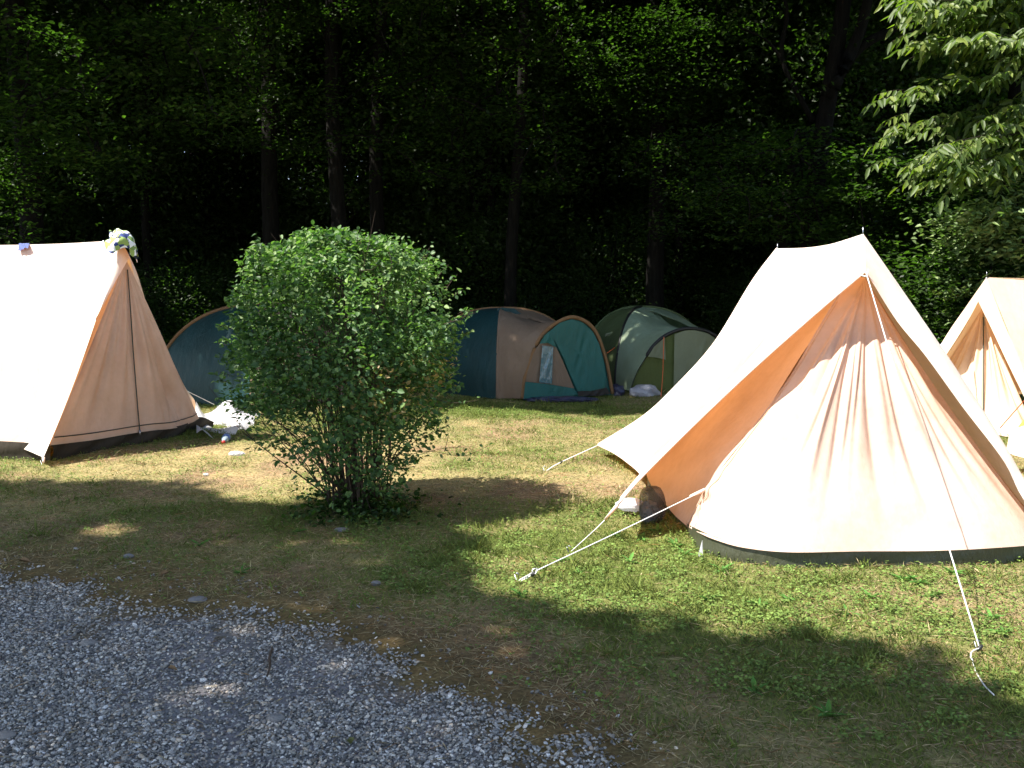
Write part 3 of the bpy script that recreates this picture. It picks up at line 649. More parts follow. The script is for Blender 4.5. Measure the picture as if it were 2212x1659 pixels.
o = cloth_mesh('small_cloth', [[P(40, 543, 9.66), P(50, 538, 9.63), P(62, 534, 9.62)], [P(40, 534, 9.70), P(51, 532, 9.67), P(63, 531, 9.65)], [P(40, 526.5, 9.74), P(51, 526, 9.715), P(63, 525.5, 9.70)], [P(40, 528, 9.80), P(51, 528, 9.78), P(63, 528, 9.77)]], M['denim'], None, 2, .004)
tag(o, 'small blue cloth hanging over the ridge of the left tent', 'cloth')

# --- right background cream tent
Rb = thing('ridge_tent', 'pale cream ridge tent at the right edge, standing behind the big tent', 'tent', (5.2, 10.6, 0))
A = P(2131, 599, 10.7); axd = nrm(np.array([1.0, .55, 0])); B = A + axd * 2.6 - np.array([0, 0, .03])
Fl = P(1968, 865, 10.9); Fr = P(2262, 960, 9.6)
fLc = [A, P(2085, 665, 10.8), P(2036, 738, 10.85), Fl]; Eb = P(2113, 651, 10.45)
eL = [Eb, P(2095, 685, 10.5), P(2058, 745, 10.6), P(2000, 830, 10.75), Fl]
eR = [Eb, P(2140, 706, 10.3), P(2169, 768, 10.1), P(2203, 838, 9.85), P(2235, 905, 9.7), Fr]
grid_obj('roof_panel', coons([Fr, Fr + axd * 1.3 + np.array([-.1, .15, .05]), Fr + axd * 2.7], [A, A + axd * 1.3 - np.array([0, 0, .05]), B], [Fr, P(2210, 800, 10.0), A], [Fr + axd * 2.7, B], 24, 24), M['canvas_pale'], Rb)
grid_obj('roof_panel', coons([Fl, Fl + axd * 2.6], [A, B], [Fl, A], [Fl + axd * 2.6, B], 16, 16), M['canvas_pale'], Rb)
grid_obj('hood', ruled([A, P(2170, 700, 10.35), P(2212, 800, 10.0), Fr], eR, 8, 30, -.01), M['canvas_pale'], Rb)
grid_obj('hood', ruled(fLc, eL, 8, 24, .01), M['canvas_pale'], Rb)
Tb = P(2123, 664, 10.75)
bb = [P(1990, 870, 11.1), P(2060, 915, 10.5), P(2140, 935, 10.2), P(2175, 943, 10.05), P(2215, 940, 10.0), P(2245, 945, 10.1)]
gb = fan(Tb, bb, 90, 40, -.03, lambda u, t: .03 * np.sin(u * 22) * np.sin(PI * t) + .016 * np.sin(u * 60 + 3 * t) * np.sin(PI * t))
grid_obj('door_panel', gb, M['canvas_pale'], Rb)
t = Tubes(); t.add(gb[3:, 52] + np.array([-.005, -.02, 0]), .0065, 4); t.build('zip', M['zip'], Rb)
skirt('groundsheet', bb, M['groundsheet'], Rb, n=40, inset=(0, .02, 0))
t = Tubes(); t.add([np.array([A[0], A[1], 0]), A + np.array([0, 0, .0])], .011, 8); t.add([A, A + np.array([0, 0, .06])], .004, 5); t.build('pole', M['metal'], Rb)
rope('guy_rope', [P(2066, 708, 10.4), P(2007, 772, 9.6)], .005, M['rope'], Rb)
grid_obj('side_wall', coons([bb[0], bb[0] + axd * 2.3], [Tb, Tb + axd * 2.3], [bb[0], Tb], [bb[0] + axd * 2.3, Tb + axd * 2.3], 8, 8), M['canvas_pale'], Rb)
# corner of another tent, cut by the frame
Rc = thing('ridge_tent', 'corner of a low white tent with yellow edging, cut off at the right', 'tent', (4.9, 8.0, 0))
c0 = P(2178, 958, 8.2); c1 = P(2216, 908, 8.2) + np.array([1.2, 0, .85]); c2 = P(2216, 1035, 7.7) + np.array([.9, -.1, 0]); c1[2] = .75; c3 = c1 + np.array([1.8, .7, -.1]); c4 = c0 + np.array([2.0, .9, 0])
grid_obj('roof_panel', coons([c0, P(2196, 985, 8.0), c2], [c0 + .001, P(2216, 908, 8.2), c1], [c0, c0 + .001], [c2, (c1 + c2) / 2, c1], 16, 12), M['canvas_pale'], Rc)
grid_obj('roof_panel', coons([c0, c1], [c4, c3], [c0, c4], [c1, c3], 10, 10), M['canvas_pale'], Rc)
grid_obj('gable', coons([c2, c2 + np.array([.9, .3, 0])], [c1, c1 + .001], [c2, c1], [c2 + np.array([.9, .3, 0]), c1], 8, 8), M['canvas_pale'], Rc)
strip('edging', curve([c0, P(2216, 908, 8.18)], 10), (.3, 0, -.9), .05, M['yellow_tape'], Rc, (0, -.01, .01))
rope('guy_rope', [P(2225, 852, 8.4), P(2195, 885, 8.9), P(2160, 925, 9.4)], .005, M['orange_rope'], Rc)
rope('guy_rope', [P(2230, 893, 8.0), P(2205, 920, 8.4), P(2196, 935, 8.6)], .005, M['orange_rope'], Rc)

# --- dome tents
def meridian(c, H, foot, n=18, pw=.82):
    a = np.linspace(0, PI / 2, n); k = np.cos(a) ** pw
    return np.stack([c[0] + (foot[0] - c[0]) * k, c[1] + (foot[1] - c[1]) * k, H * np.sin(a)], 1)   # foot -> top
def dome(root, c, H, feet, mats, parent, bul=.10, pw=.82, names=None):
    for i in range(len(feet)):
        f0, f1 = np.array(feet[i], float), np.array(feet[(i + 1) % len(feet)], float); rows = []
        for s_ in np.linspace(0, 1, 14):
            f = f0 * (1 - s_) + f1 * s_; f = np.array(c[:2]) + (f - np.array(c[:2])) * (1 + bul * math.sin(PI * s_)); rows.append(meridian(c, H, f, 18, pw))
        grid_obj(names[i] if names else 'dome_panel', np.array(rows), mats[i], parent)
def sleeve(name, pts, r, mat, parent, n=6):
    t = Tubes(); t.add(curve(pts, 40), r, n); return t.build(name, mat, parent)
def px_poly(name, uv, yf, mat, parent, off=0, sub=5):
    """closed outline near a plane Y = yf(u): fan from its centroid, lightly crumpled"""
    V = []; c = np.mean(uv, 0); uv = list(uv); n = len(uv); fs = []
    ring = []
    for i in range(n):
        a_, b_ = np.array(uv[i], float), np.array(uv[(i + 1) % n], float)
        for k in range(sub): ring.append(a_ + (b_ - a_) * k / sub)
    m_ = len(ring); K_ = 8
    for j in range(1, K_ + 1):
        for q in ring:
            w_ = c + (q - c) * j / K_; yy = yf(w_[0], w_[1]) - off; pz = P(w_[0], w_[1], yy)
            pz[1] += .012 * math.sin(w_[0] * .35 + w_[1] * .11) * (1 - j / K_); V.append(pz)
    V.append(P(c[0], c[1], yf(c[0], c[1]) - off)); ci = len(V) - 1
    for k in range(m_): fs.append((ci, k, (k + 1) % m_))
    for j in range(K_ - 1):
        for k in range(m_): fs.append((j * m_ + k, (j + 1) * m_ + k, (j + 1) * m_ + (k + 1) % m_, j * m_ + (k + 1) % m_))
    return mesh_obj(name, V, fs, mat, parent)
def zc(pts, zx): return [(914.9 + a * .3064, 609.9 + b * .3064) for a, b in pts]

D1 = thing('dome_tent', 'teal and beige dome tent with arched porch and window, right of the bush', 'tent', (0.2, 14.2, 0))
c = P(1085, 665, 14.7); c1d = (c[0], c[1]); Hd = float(c[2])
fr = G(1074, 862); feet = [(fr[0], fr[1]), (-1.45, 14.7), (-.15, 16.0), (1.15, 14.8)]
dome(D1, c1d, Hd, feet, [M['teal'], M['teal'], M['beige'], M['beige']], D1, names=['teal_panel', 'teal_panel', 'beige_panel', 'beige_panel'])
mf = meridian(c1d, Hd, feet[0]); ml = meridian(c1d, Hd, feet[1]); mr = meridian(c1d, Hd, feet[3]); mb = meridian(c1d, Hd, feet[2])
for mm in (mf, ml, mr): sleeve('pole_sleeve', mm, .022, M['tan_sleeve'] if mm is not mf else M['beige'], D1)
hoop_uv = [(1129, 862), (1133, 821), (1142, 794), (1157, 748), (1175, 720), (1200, 699), (1233.5, 685), (1261, 692.6), (1282.6, 711), (1298, 741.6), (1310, 781.5), (1315, 806), (1323, 850)]
hy = lambda u, v=0: 13.35 + (u - 1129) / 194 * .55
hoop = [P(u, v, hy(u)) for u, v in hoop_uv]
hl = curve(hoop[:7], 24); hr = curve(hoop[6:], 24)
# beige roof between the dome and the porch arch
mfc = curve(np.vstack([mf, [np.array([c1d[0] + .25, c1d[1] + .05, Hd - .03])]]), 24)
s_ = np.linspace(0, 1, 16)[:, None, None]; Lf = mfc[None] * (1 - s_) + hl[None] * s_; hh = np.linspace(0, 1, 24)[None, :, None]
Lf = Lf - np.array([0, 0, 1]) * (.16 * np.sin(PI * s_) * hh ** 3) - np.array([0, 1, 0]) * (.10 * np.sin(PI * s_) * np.sin(PI * hh)) + np.array([0, .035, .02]) * np.sin(s_ * 9 + hh * 7) * np.sin(PI * s_) * np.sin(PI * hh)
Lf = Lf + np.array([0, -.01, .01]); grid_obj('roof_panel', Lf, M['beige'], D1)
mrc = curve(np.vstack([mr, [mfc[-1]]]), 24); Lr = mrc[None] * (1 - s_) + hr[::-1][None] * s_; Lr = Lr - np.array([0, 0, 1]) * (.16 * np.sin(PI * s_) * hh ** 3); grid_obj('roof_panel', Lr, M['beige'], D1)
t = Tubes(); hc = curve(hoop, 60); t.add(hc, .03, 6); t.build('pole_sleeve', M['tan_sleeve'], D1)
grid_obj('arch_border', np.stack([hc, hc + np.array([-.0, .16, -.02])]), M['tan_sleeve'], D1)
px_poly('porch_front', [(u + (1230 - u) * .02, v + 3) for u, v in hoop_uv], lambda u, v: hy(u) + .02, M['teal_light'], D1)
px_poly('window_panel', zc([(722, 700), (730, 640), (745, 590), (775, 500), (815, 435), (870, 425), (935, 455), (975, 540), (1010, 620), (1062, 748), (900, 720)], 0), lambda u, v: hy(u), M['beige'], D1, .04)
px_poly('window', zc([(838, 445), (915, 455), (905, 716), (815, 705)], 0), lambda u, v: hy(u), M['window'], D1, .075)
px_poly('door_panel', zc([(885, 350), (960, 285), (1040, 262), (1120, 285), (1190, 345), (1240, 440), (1272, 560), (1290, 690), (1275, 745), (1180, 765), (1085, 765), (1030, 640), (985, 530), (930, 420)], 0), lambda u, v: hy(u), M['teal_light'], D1, .06)
px_poly('window_flap', zc([(818, 432), (850, 375), (885, 345), (915, 400), (940, 462), (880, 428)], 0), lambda u, v: hy(u), M['teal_light'], D1, .10)
px_poly('lower_band', zc([(718, 702), (900, 722), (1062, 750), (1090, 790), (960, 805), (705, 822)], 0), lambda u, v: hy(u), M['teal_light'], D1, .085)
px_poly('door_gap_shade', zc([(1085, 770), (1290, 742), (1320, 785), (1240, 800), (1090, 800)], 0), lambda u, v: hy(u), M['black_plastic'], D1, .05)  # black sheet painting in the shade of the opening below the door
px_poly('vent_flap', zc([(512, 188), (560, 180), (640, 185), (690, 222), (600, 224), (530, 222)], 0), lambda u, v: 14.35, M['teal'], D1)
o = crumple('tarpaulin', G(1215, 863, .02), (.42, .14, .035), M['navy'], None, 12, .4, n=22, freq=5); tag(o, 'dark navy tarpaulin lying crumpled along the porch foot of the teal dome tent', 'tarpaulin')
o = crumple('tarpaulin', P(1332, 846, 14.0), (.10, .08, .09), M['navy'], None, 15, .5, n=8, freq=2); tag(o, 'dark navy tarpaulin bundle between the teal and the green tent', 'tarpaulin')
o = crumple('plastic_sheet', P(1392, 849, 13.9), (.18, .12, .10), M['silver'], None, 21, .6, n=9, freq=1.7); tag(o, 'crumpled silver plastic sheet on the grass before the green tent', 'plastic sheet')

D2 = thing('dome_tent', 'dark teal dome tent partly hidden between the left tent and the bush', 'tent', (-3.5, 13.6, 0))
c = P(580, 655, 13.7); cc2 = (c[0], c[1]); fr = G(545, 884); feet = [(fr[0], fr[1]), (-5.05, 13.5), (-3.6, 15.1), (-2.05, 13.7)]
dome(D2, cc2, 1.32, feet, [M['teal'], M['teal'], M['beige'], M['beige']], D2, bul=.06, names=['teal_panel', 'teal_panel', 'beige_panel', 'beige_panel'])
for i in (0, 1, 3): sleeve('pole_sleeve', meridian(cc2, 1.33, feet[i]), .03, M['tan_sleeve'] if i == 1 else M['beige'], D2)

D3 = thing('dome_tent', 'two tone green dome tent with a rounded porch, beside the teal tent', 'tent', (2.4, 15.8, 0))
c = P(1385, 664, 16.2); cc3 = (c[0], c[1]); fr = G(1329, 838); feet = [(1.15, 16.2), (fr[0], fr[1]), (3.35, 16.1), (2.5, 17.4)]
H3 = float(c[2]); dome(D3, cc3, H3, feet, [M['dark_olive'], M['pale_green'], M['pale_green'], M['dark_olive']], D3, bul=.05, names=['green_panel', 'pale_panel', 'pale_panel', 'green_panel'])
for i in (0, 1, 2): sleeve('pole_sleeve', meridian(cc3, H3 + .01, feet[i]), .026, M['black_plastic'] if i == 1 else M['dark_olive'], D3)
h3 = [(1361, 846), (1374.5, 806), (1393, 775), (1411, 747.8), (1435.8, 726), (1466.5, 712.5), (1497, 709.5), (1531, 717), (1565, 742), (1592, 785), (1606, 846)]
hy3 = lambda u, v=0: 14.35 + (u - 1361) / 250 * .2
hp = [P(u, v, hy3(u)) for u, v in h3]; h3l = curve(hp[:7], 24)
mf = meridian(cc3, H3, feet[1]); mr = meridian(cc3, H3, feet[2])
mfc = curve(np.vstack([mf, [np.array([cc3[0] + .2, cc3[1] - .05, H3 - .02])]]), 24)
Lf = mfc[None] * (1 - s_) + h3l[None] * s_; Lf = Lf - np.array([0, 0, 1]) * (.13 * np.sin(PI * s_) * hh ** 2) + np.array([0, .03, .02]) * np.sin(s_ * 8 + hh * 9) * np.sin(PI * s_) * np.sin(PI * hh) + np.array([0, -.015, .01]); grid_obj('roof_panel', Lf, M['pale_green'], D3)
h3r = curve(hp[6:][::-1], 24); mrc = curve(np.vstack([mr, [mfc[-1]]]), 24); grid_obj('roof_panel', mrc[None] * (1 - s_) + h3r[None] * s_, M['pale_green'], D3)
t = Tubes(); t.add(curve(hp, 60), [.03 if i > 12 else .01 for i in range(60)], 6); t.build('pole_sleeve', M['black_plastic'], D3)
px_poly('porch_front', [(u, v + 3) for u, v in h3], lambda u, v: hy3(u) + .03, M['olive'], D3)
px_poly('door_panel', [(1457, 722), (1480, 714), (1500, 713), (1531, 721), (1560, 745), (1588, 790), (1600, 842), (1500, 848), (1455, 846)], lambda u, v: hy3(u), M['pale_grey'], D3, .03)
px_poly('window_flap', zc([(1700, 388), (1708, 545), (1640, 530), (1582, 524), (1625, 455)], 0), lambda u, v: hy3(u), M['pale_grey'], D3, .05)
px_poly('side_window', zc([(1285, 360), (1335, 350), (1310, 372), (1280, 385)], 0), lambda u, v: 15.35, M['pale_grey'], D3)
rope('guy_rope', [P(1350, 735, 15.4), P(1311, 763, 15.0)], .007, M['orange_rope'], D3)
rope('guy_rope', [P(1434, 728, 14.3), P(1432, 800, 14.1), G(1428, 858)], .006, M['orange_rope'], D3)

# --- litter
o = cloth_mesh('plastic_sheet', [[G(425, 940, .02), G(465, 946, .02), G(500, 940, .02), G(548, 925, .02)], [P(424, 902, 11.0), P(462, 910, 10.9), P(505, 905, 11.0), P(550, 905, 11.2)],
                                 [P(422, 872, 11.4), P(455, 885, 11.3), P(500, 874, 11.4), P(556, 900, 11.8)], [G(430, 896, .0), G(470, 897, .01), G(500, 893, .01), G(560, 902, .01)]], M['white_plastic'], None, 31, .035)
tag(o, 'large crumpled white plastic sheet between the left tent and the bush', 'plastic sheet')
m, nt, out = newmat('clear_bottle'); L = nt.links; p = N(nt, 'ShaderNodeBsdfPrincipled'); p.inputs['Base Color'].default_value = (.6, .75, .85, 1); p.inputs['Roughness'].default_value = .12; p.inputs['Transmission Weight'].default_value = .6; L.new(p.outputs[0], out.inputs[0])
bo = thing('water_bottle', 'clear plastic bottle with a red cap lying on the grass by the white sheet', 'bottle', tuple(G(487, 950)))
q = G(487, 948, .045); dv = nrm(np.array([.12, -1, -.12])); t = Tubes(); pr = [(0, .01), (.004, .036), (.02, .04), (.07, .04), (.09, .037), (.11, .04), (.15, .04), (.18, .034), (.205, .018), (.22, .013), (.235, .013)]
t.add([q + dv * (a - .12) for a, b in pr], [b for a, b in pr], 14); t.build('bottle_body', m, bo)
t = Tubes(); t.add([q + dv * .108, q + dv * .135], .0175, 12); t.build('cap', plain_mat('red_cap', (.55, .02, .02), .4), bo)
t = Tubes(); t.add([q - dv * .045, q + dv * .02], .0412, 14, False); t.build('bottle_label', plain_mat('blue_label', (.12, .2, .5), .5), bo)
o = crumple('paper_scrap', G(511, 980, .02), (.06, .035, .02), M['white_plastic'], None, 41, .5, n=14); tag(o, 'small white paper scrap on the dry grass left of the bush', 'paper')
o = crumple('paper_scrap', G(445, 1025, .01), (.02, .015, .01), M['white_plastic'], None, 42, .5, n=10); tag(o, 'tiny white scrap on bare soil left of the bush', 'paper')
M['stone'] = plain_mat('flat_stone', (.20, .19, .185), .9, spec=.2, sc=60)
for u, v, sx, sy, lb in [(427, 1302, .045, .035, 'flat pale grey stone at the upper edge of the gravel'), (192, 1394, .035, .025, 'small pale stone on the gravel at the left, beside the mossy patch'), (596, 1556, .032, .025, 'pale stone half sunk in the gravel near the bottom'),
                         (278, 1208, .03, .02, 'light stone on the brown moss above the gravel'), (812, 1264, .025, .02, 'pale stone in the dry grass right of the gravel top'), (8, 1588, .04, .03, 'pale stone on the gravel at the left border'), (738, 1147, .045, .03, 'dull round stone in the grass at the foot of the bush')]:
    q = G(u, v); tag(crumple('stone', (q[0], q[1], hg(q[0], q[1]) + .008), (sx, sy, .014), M['stone'], None, int(u), .18, n=10), lb, 'stone')
M['dead_leaf'] = plain_mat('dead_leaf', (.22, .13, .06), .8, sc=80)
M['olive_leaf'] = plain_mat('olive_leaf', (.12, .13, .03), .6, sc=80)
for i, (u, v, ln, mt, lb) in enumerate([(42, 1220, .07, 'dead_leaf', 'pale tan fallen leaf on the brown moss at the left border'), (758, 1612, .07, 'olive_leaf', 'curled olive leaf on the gravel near the bottom'), (365, 1242, .06, 'dead_leaf', 'brown fallen leaf above the gravel edge'),
                                        (362, 1452, .05, 'dead_leaf', 'reddish leaf fragment in the middle of the gravel'), (305, 1008, .09, 'dead_leaf', 'yellowish fallen leaf on the sunny grass before the left tent'), (500, 1165, .05, 'dead_leaf', 'small curled leaf in the shaded grass')]):
    q = G(u, v); C_ = np.array([[q[0], q[1], hg(q[0], q[1]) + .016]]); V, Fc = leaf_arrays(C_, nrm(np.array([[math.cos(i * 2.), math.sin(i * 2.), .15]])), np.array([[.2, -.1, 1.0]]), ln, ln * .55, 'hex', .35, .3)
    tag(fast_mesh('fallen_leaf', V, Fc, M[mt]), lb, 'leaf')
t = Tubes(); t.add(curve([G(588, 1400, .01), G(582, 1420, .018), G(583, 1440, .015), G(577, 1460, .012)], 12), [.006] * 8 + [.004] * 4, 6); o = t.build('stick', M['twig']); tag(o, 'short curved brown stick lying on the gravel', 'stick')

# ------------------------------------------------------------------ the bush
BY = 6.72
Bs = thing('snowberry_bush', 'dense round leafy green shrub standing alone on the grass between the tents', 'bush', (P(775, 1115, BY)[0], BY, 0))
prof = [(515, 0.30), (535, .62), (570, .84), (620, .95), (680, 1.0), (750, 1.0), (820, .97), (880, .87), (940, .74), (1000, .60), (1060, .46), (1120, .40)]   # v, half width ratio
def bush_env(v):   # left / right outline in px
    vv = [510, 525, 545, 590, 640, 700, 760, 820, 880, 940, 1000, 1060, 1130]
    l = [650, 590, 545, 515, 503, 498, 492, 488, 478, 520, 590, 625, 590]
    r = [745, 850, 905, 955, 988, 1000, 998, 992, 985, 955, 905, 880, 915]
    return np.interp(v, vv, l), np.interp(v, vv, r)
r = np.random.default_rng(5); Cs = []; outd = []; bare = []
n = 185000
v = r.uniform(500, 1130, n); l_, r_ = bush_env(v); ph_ = r.uniform(0, 2 * PI, n); q_ = r.random(n) ** .38
cxp = (l_ + r_) / 2; hw = (r_ - l_) / 2; bx = (cxp - CX) / F * BY; hx = hw / F * BY
wob = 1 + .34 * (fbm(ph_ * 1.3 + 9, v * .012, 1.6, 66) - .5)
hx = hx * .93; x = bx + hx * wob * q_ * np.cos(ph_); y = BY + hx * wob * .95 * q_ * np.sin(ph_); z = np.array([P(0, a, BY)[2] for a in v])
z = z + (fbm(x, y, 4.5, 67) - .5) * .30 * np.clip((z - 1.2) / .5, 0, 1)
lump = fbm(ph_ * 1.6 + 20, z * 2.4, 2.6, 5); prb = np.clip((lump - .40) * 6, .06, 1)
prb *= np.interp(v, [500, 530, 600, 700, 840, 900, 960, 1060, 1130], [.5, .95, 1, 1, .95, .78, .40, .17, .10])
# open window of stems low on the left, leafless twigs
prb *= np.where((x < bx - .25 * hx) & (v > 880) & (v < 1100), .22, 1)
keep = (r.random(n) < prb * .42) & ((q_ > .45) | (r.random(n) < .5))
x, y, z, q_, ph_, v = (a[keep] for a in (x, y, z, q_, ph_, v)); n = len(x)
C = np.stack([x, y, z], 1) + r.normal(0, .012, (n, 3)) + np.stack([np.cos(ph_), np.sin(ph_), np.zeros(n)], 1) * (np.abs(r.normal(0, .03, n)) * (q_ > .8))[:, None]
od = np.stack([np.cos(ph_) * .7, np.sin(ph_) * .7, .1 + .0 * z], 1)
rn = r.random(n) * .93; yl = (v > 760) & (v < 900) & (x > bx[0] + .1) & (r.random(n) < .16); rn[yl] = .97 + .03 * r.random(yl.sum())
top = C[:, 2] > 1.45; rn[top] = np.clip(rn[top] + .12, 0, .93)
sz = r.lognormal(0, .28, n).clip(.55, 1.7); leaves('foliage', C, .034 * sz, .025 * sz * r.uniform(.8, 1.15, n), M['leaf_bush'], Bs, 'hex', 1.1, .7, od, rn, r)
# stems
t = Tubes(); tips = []; bc = np.array([P(775, 1115, BY)[0], BY, 0])
for i in range(115):
    a = r.uniform(0, 2 * PI); rb = r.uniform(.02, .20); s0 = bc + np.array([rb * 1.3 * math.cos(a), rb * math.sin(a), -.02])
    zt = r.uniform(.85, 1.75); sprd = r.uniform(.25, .95) * .72 * (1 if zt < 1.5 else .8); e_ = np.array([-1.17 + sprd * math.cos(a), BY + sprd * math.sin(a), zt])
    if i < 16: e_ = np.array([-1.17 - r.uniform(.45, .75), BY + r.uniform(-.4, .3), r.uniform(.55, 1.0)]); s0 = bc + np.array([r.uniform(-.2, 0), r.uniform(-.1, .1), 0])
    if 16 <= i < 22: e_ = np.array([-1.17 + r.uniform(.5, .72), BY + r.uniform(-.3, .3), r.uniform(.55, .95)])
    mid = s0 * .5 + e_ * .5 + np.array([-.07 * math.cos(a), -.07 * math.sin(a), .10]) + r.normal(0, .03, 3); r0 = r.uniform(.003, .0075)
    t.add(curve([s0, mid, e_], 9), np.linspace(r0, r0 * .35, 9), 4, False)
    for k in range(3):
        b_ = mid + (e_ - mid) * r.random(); d = nrm(e_ - mid) + r.normal(0, .5, 3); t.add([b_, b_ + d * .12, b_ + d * .2 + np.array([0, 0, .03])], [r0 * .4, r0 * .3, .001], 3, False)
for k in range(60):   # shoots above the crown
    vv = r.uniform(512, 640); l2, r2 = bush_env(vv); u = r.uniform(l2 + 10, r2 - 10); b_ = P(u, vv + 40, BY - r.uniform(-.5, .45)); t.add([b_, b_ + np.array([r.normal(0, .02), r.normal(0, .02), .09]), b_ + np.array([r.normal(0, .05), r.normal(0, .04), .16])], [.002, .0017, .001], 3, False)
t.build('stems', M['twig'], Bs)
# single sprigs that stand clear of the crown
t = Tubes(); SC = []
def sprig(uvs, y0, y1, nl, big=1.0):
    t = Tubes(); pts = [P(u, v, y0 + (y1 - y0) * i / (len(uvs) - 1)) for i, (u, v) in enumerate(uvs)]; c = curve(pts, 20); t.add(c, np.linspace(.0026, .001, 20), 3, False)
    t.build('sprig', M['twig'], Bs)
    for k in range(nl):
        i = int(19 - k * 14 / max(nl, 1)); SC.append(c[i] + r.normal(0, .014, 3))
sprig([(870, 985), (930, 975), (1000, 985), (1060, 960)], 6.6, 6.4, 8); sprig([(880, 990), (960, 968), (1010, 970), (1015, 990)], 6.6, 6.5, 6)
sprig([(960, 975), (968, 940), (962, 912)], 6.45, 6.4, 4); sprig([(960, 700), (990, 690), (1008, 680), (1026, 676)], 6.2, 6.1, 5); sprig([(930, 860), (980, 870), (1030, 865)], 6.3, 6.2, 4)
sprig([(600, 905), (545, 890), (505, 872), (475, 862)], 6.4, 6.2, 3); sprig([(640, 990), (590, 965), (560, 945), (545, 940)], 6.3, 6.2, 3); sprig([(600, 850), (540, 830), (490, 842), (468, 850)], 6.3, 6.3, 10)
sprig([(640, 560), (640, 530), (636, 512), (640, 500)], 6.4, 6.4, 7); sprig([(720, 540), (735, 515), (748, 508), (755, 503)], 6.4, 6.4, 5); sprig([(570, 580), (560, 545), (575, 525)], 6.3, 6.3, 7); sprig([(690, 540), (700, 510), (715, 502)], 6.5, 6.5, 6)
for k in range(44):
    if k < 30: u = r.uniform(525, 965); v = np.interp(u, [525, 560, 650, 745, 850, 905, 965], [590, 548, 525, 520, 530, 552, 610]) + r.uniform(-4, 22)
    elif k < 37: v = r.uniform(600, 860); u = bush_env(v)[0] + 6
    else: v = r.uniform(600, 900); u = bush_env(v)[1] - 6
    dx = (u - 745) / 250 * r.uniform(12, 34); dy = -r.uniform(12, 34) * (1 if k < 30 else .35); y_ = r.uniform(6.25, 6.9); sprig([(u, v), (u + dx * .5, v + dy * .6), (u + dx, v + dy)], y_, y_, int(r.integers(5, 10)))
SC = np.array(SC); n = len(SC)
leaves('sprig_leaves', SC, r.uniform(.03, .05, n), r.uniform(.022, .034, n), M['leaf_bush'], Bs, 'hex', 1, .9, None, r.random(n) * .9, r)
# dark ivy at the foot
n = 1000; a = r.uniform(0, 2 * PI, n); q = np.abs(r.normal(0, .22, n)); C = np.stack([bc[0] + .03 + q * 1.15 * np.cos(a), BY - .05 + q * np.sin(a), np.abs(r.normal(0, .10, n)) * np.exp(-q * 2) + .01], 1)
o = leaves('ground_ivy', C, r.uniform(.03, .055, n), r.uniform(.025, .045, n), M['leaf_forest'], None, 'hex', 1, .6, None, r.random(n), r); tag(o, 'dark low ivy leaves crowding round the foot of the bush', 'ivy', kind='stuff')

# ------------------------------------------------------------------ tall trees: their crowns shade the place
TR = [  # x, y, z-visible radius, lean, label
 (-3.05, 17.0, .15, 0, 'straight dark trunk rising behind the middle of the bush, left one of a pair', 'bark'),
 (-2.55, 18.2, .15, .02, 'straight dark trunk just right of its twin behind the bush', 'bark'),
 (-4.35, 18.0, .18, -.02, 'thick dark trunk in deep shade left of the pair behind the bush', 'bark'),
 (-.02, 17.5, .12, .03, 'slim dark trunk standing behind the teal dome tent', 'bark'),
 (2.75, 18.0, .18, -.03, 'broad dark trunk above the green dome tent', 'bark'),
 (-7.7, 15.5, .2, .0, 'thick dark trunk above the ridge of the left tent', 'bark'),
 (-10.2, 13.5, .2, .02, 'tall tree beyond the left edge whose crown shades the left of the wood', 'bark'),
 (8.8, 17.0, .22, .0, 'tall tree in the wood behind the right background tent', 'bark'),
 (-9.5, 3.0, .3, 0, 'tall tree left of the camp, seen only by its shade', 'bark'),
 (-7.0, -3.0, .3, 0, 'tall tree behind the camera on the left, seen only by its shade', 'bark'),
 (-1.5, -5.0, .3, 0, 'tall tree behind the camera over the gravel, seen only by its shade', 'bark'),
 (4.5, -4.0, .3, 0, 'tall tree behind the camera on the right, seen only by its shade', 'bark'),
 (-13.5, 8.0, .3, 0, 'tall tree far left of the tents, seen only by its shade', 'bark'),
]
r = np.random.default_rng(12)
n = 440000
gxy = np.stack([r.uniform(-19, 16, n), r.uniform(-1.5, 31, n)], 1)
front = gxy[:, 1] < 7
dens = np.where(front, 1.0, np.where(gxy[:, 1] < 22, 1.0, .6)); dens = dens * np.where(np.abs(gxy[:, 0]) > 13, .5, 1)
keep = (~lit(gxy[:, 0], gxy[:, 1])) & (r.random(n) < dens)
gxy = gxy[keep]; n = len(gxy)
z = 7.2 + 6.5 * r.random(n) ** 1.1
zn = fbm(gxy[:, 0] + z * .8, gxy[:, 1] - z * .5, .7, 123); keep = r.random(n) < np.where(gxy[:, 1] < 7, np.clip((zn - .24) * 5, .8, 1), np.clip((zn - .2) * 5, .5, 1)); gxy, z = gxy[keep], z[keep]
PX = np.stack([gxy[:, 0] - SH[0] * z, gxy[:, 1] - SH[1] * z, z], 1)
vis = (z - 1.6) / np.maximum(PX[:, 1], .1) < .33
keep = ~((PX[:, 1] > 0) & vis & (PX[:, 1] < 12))
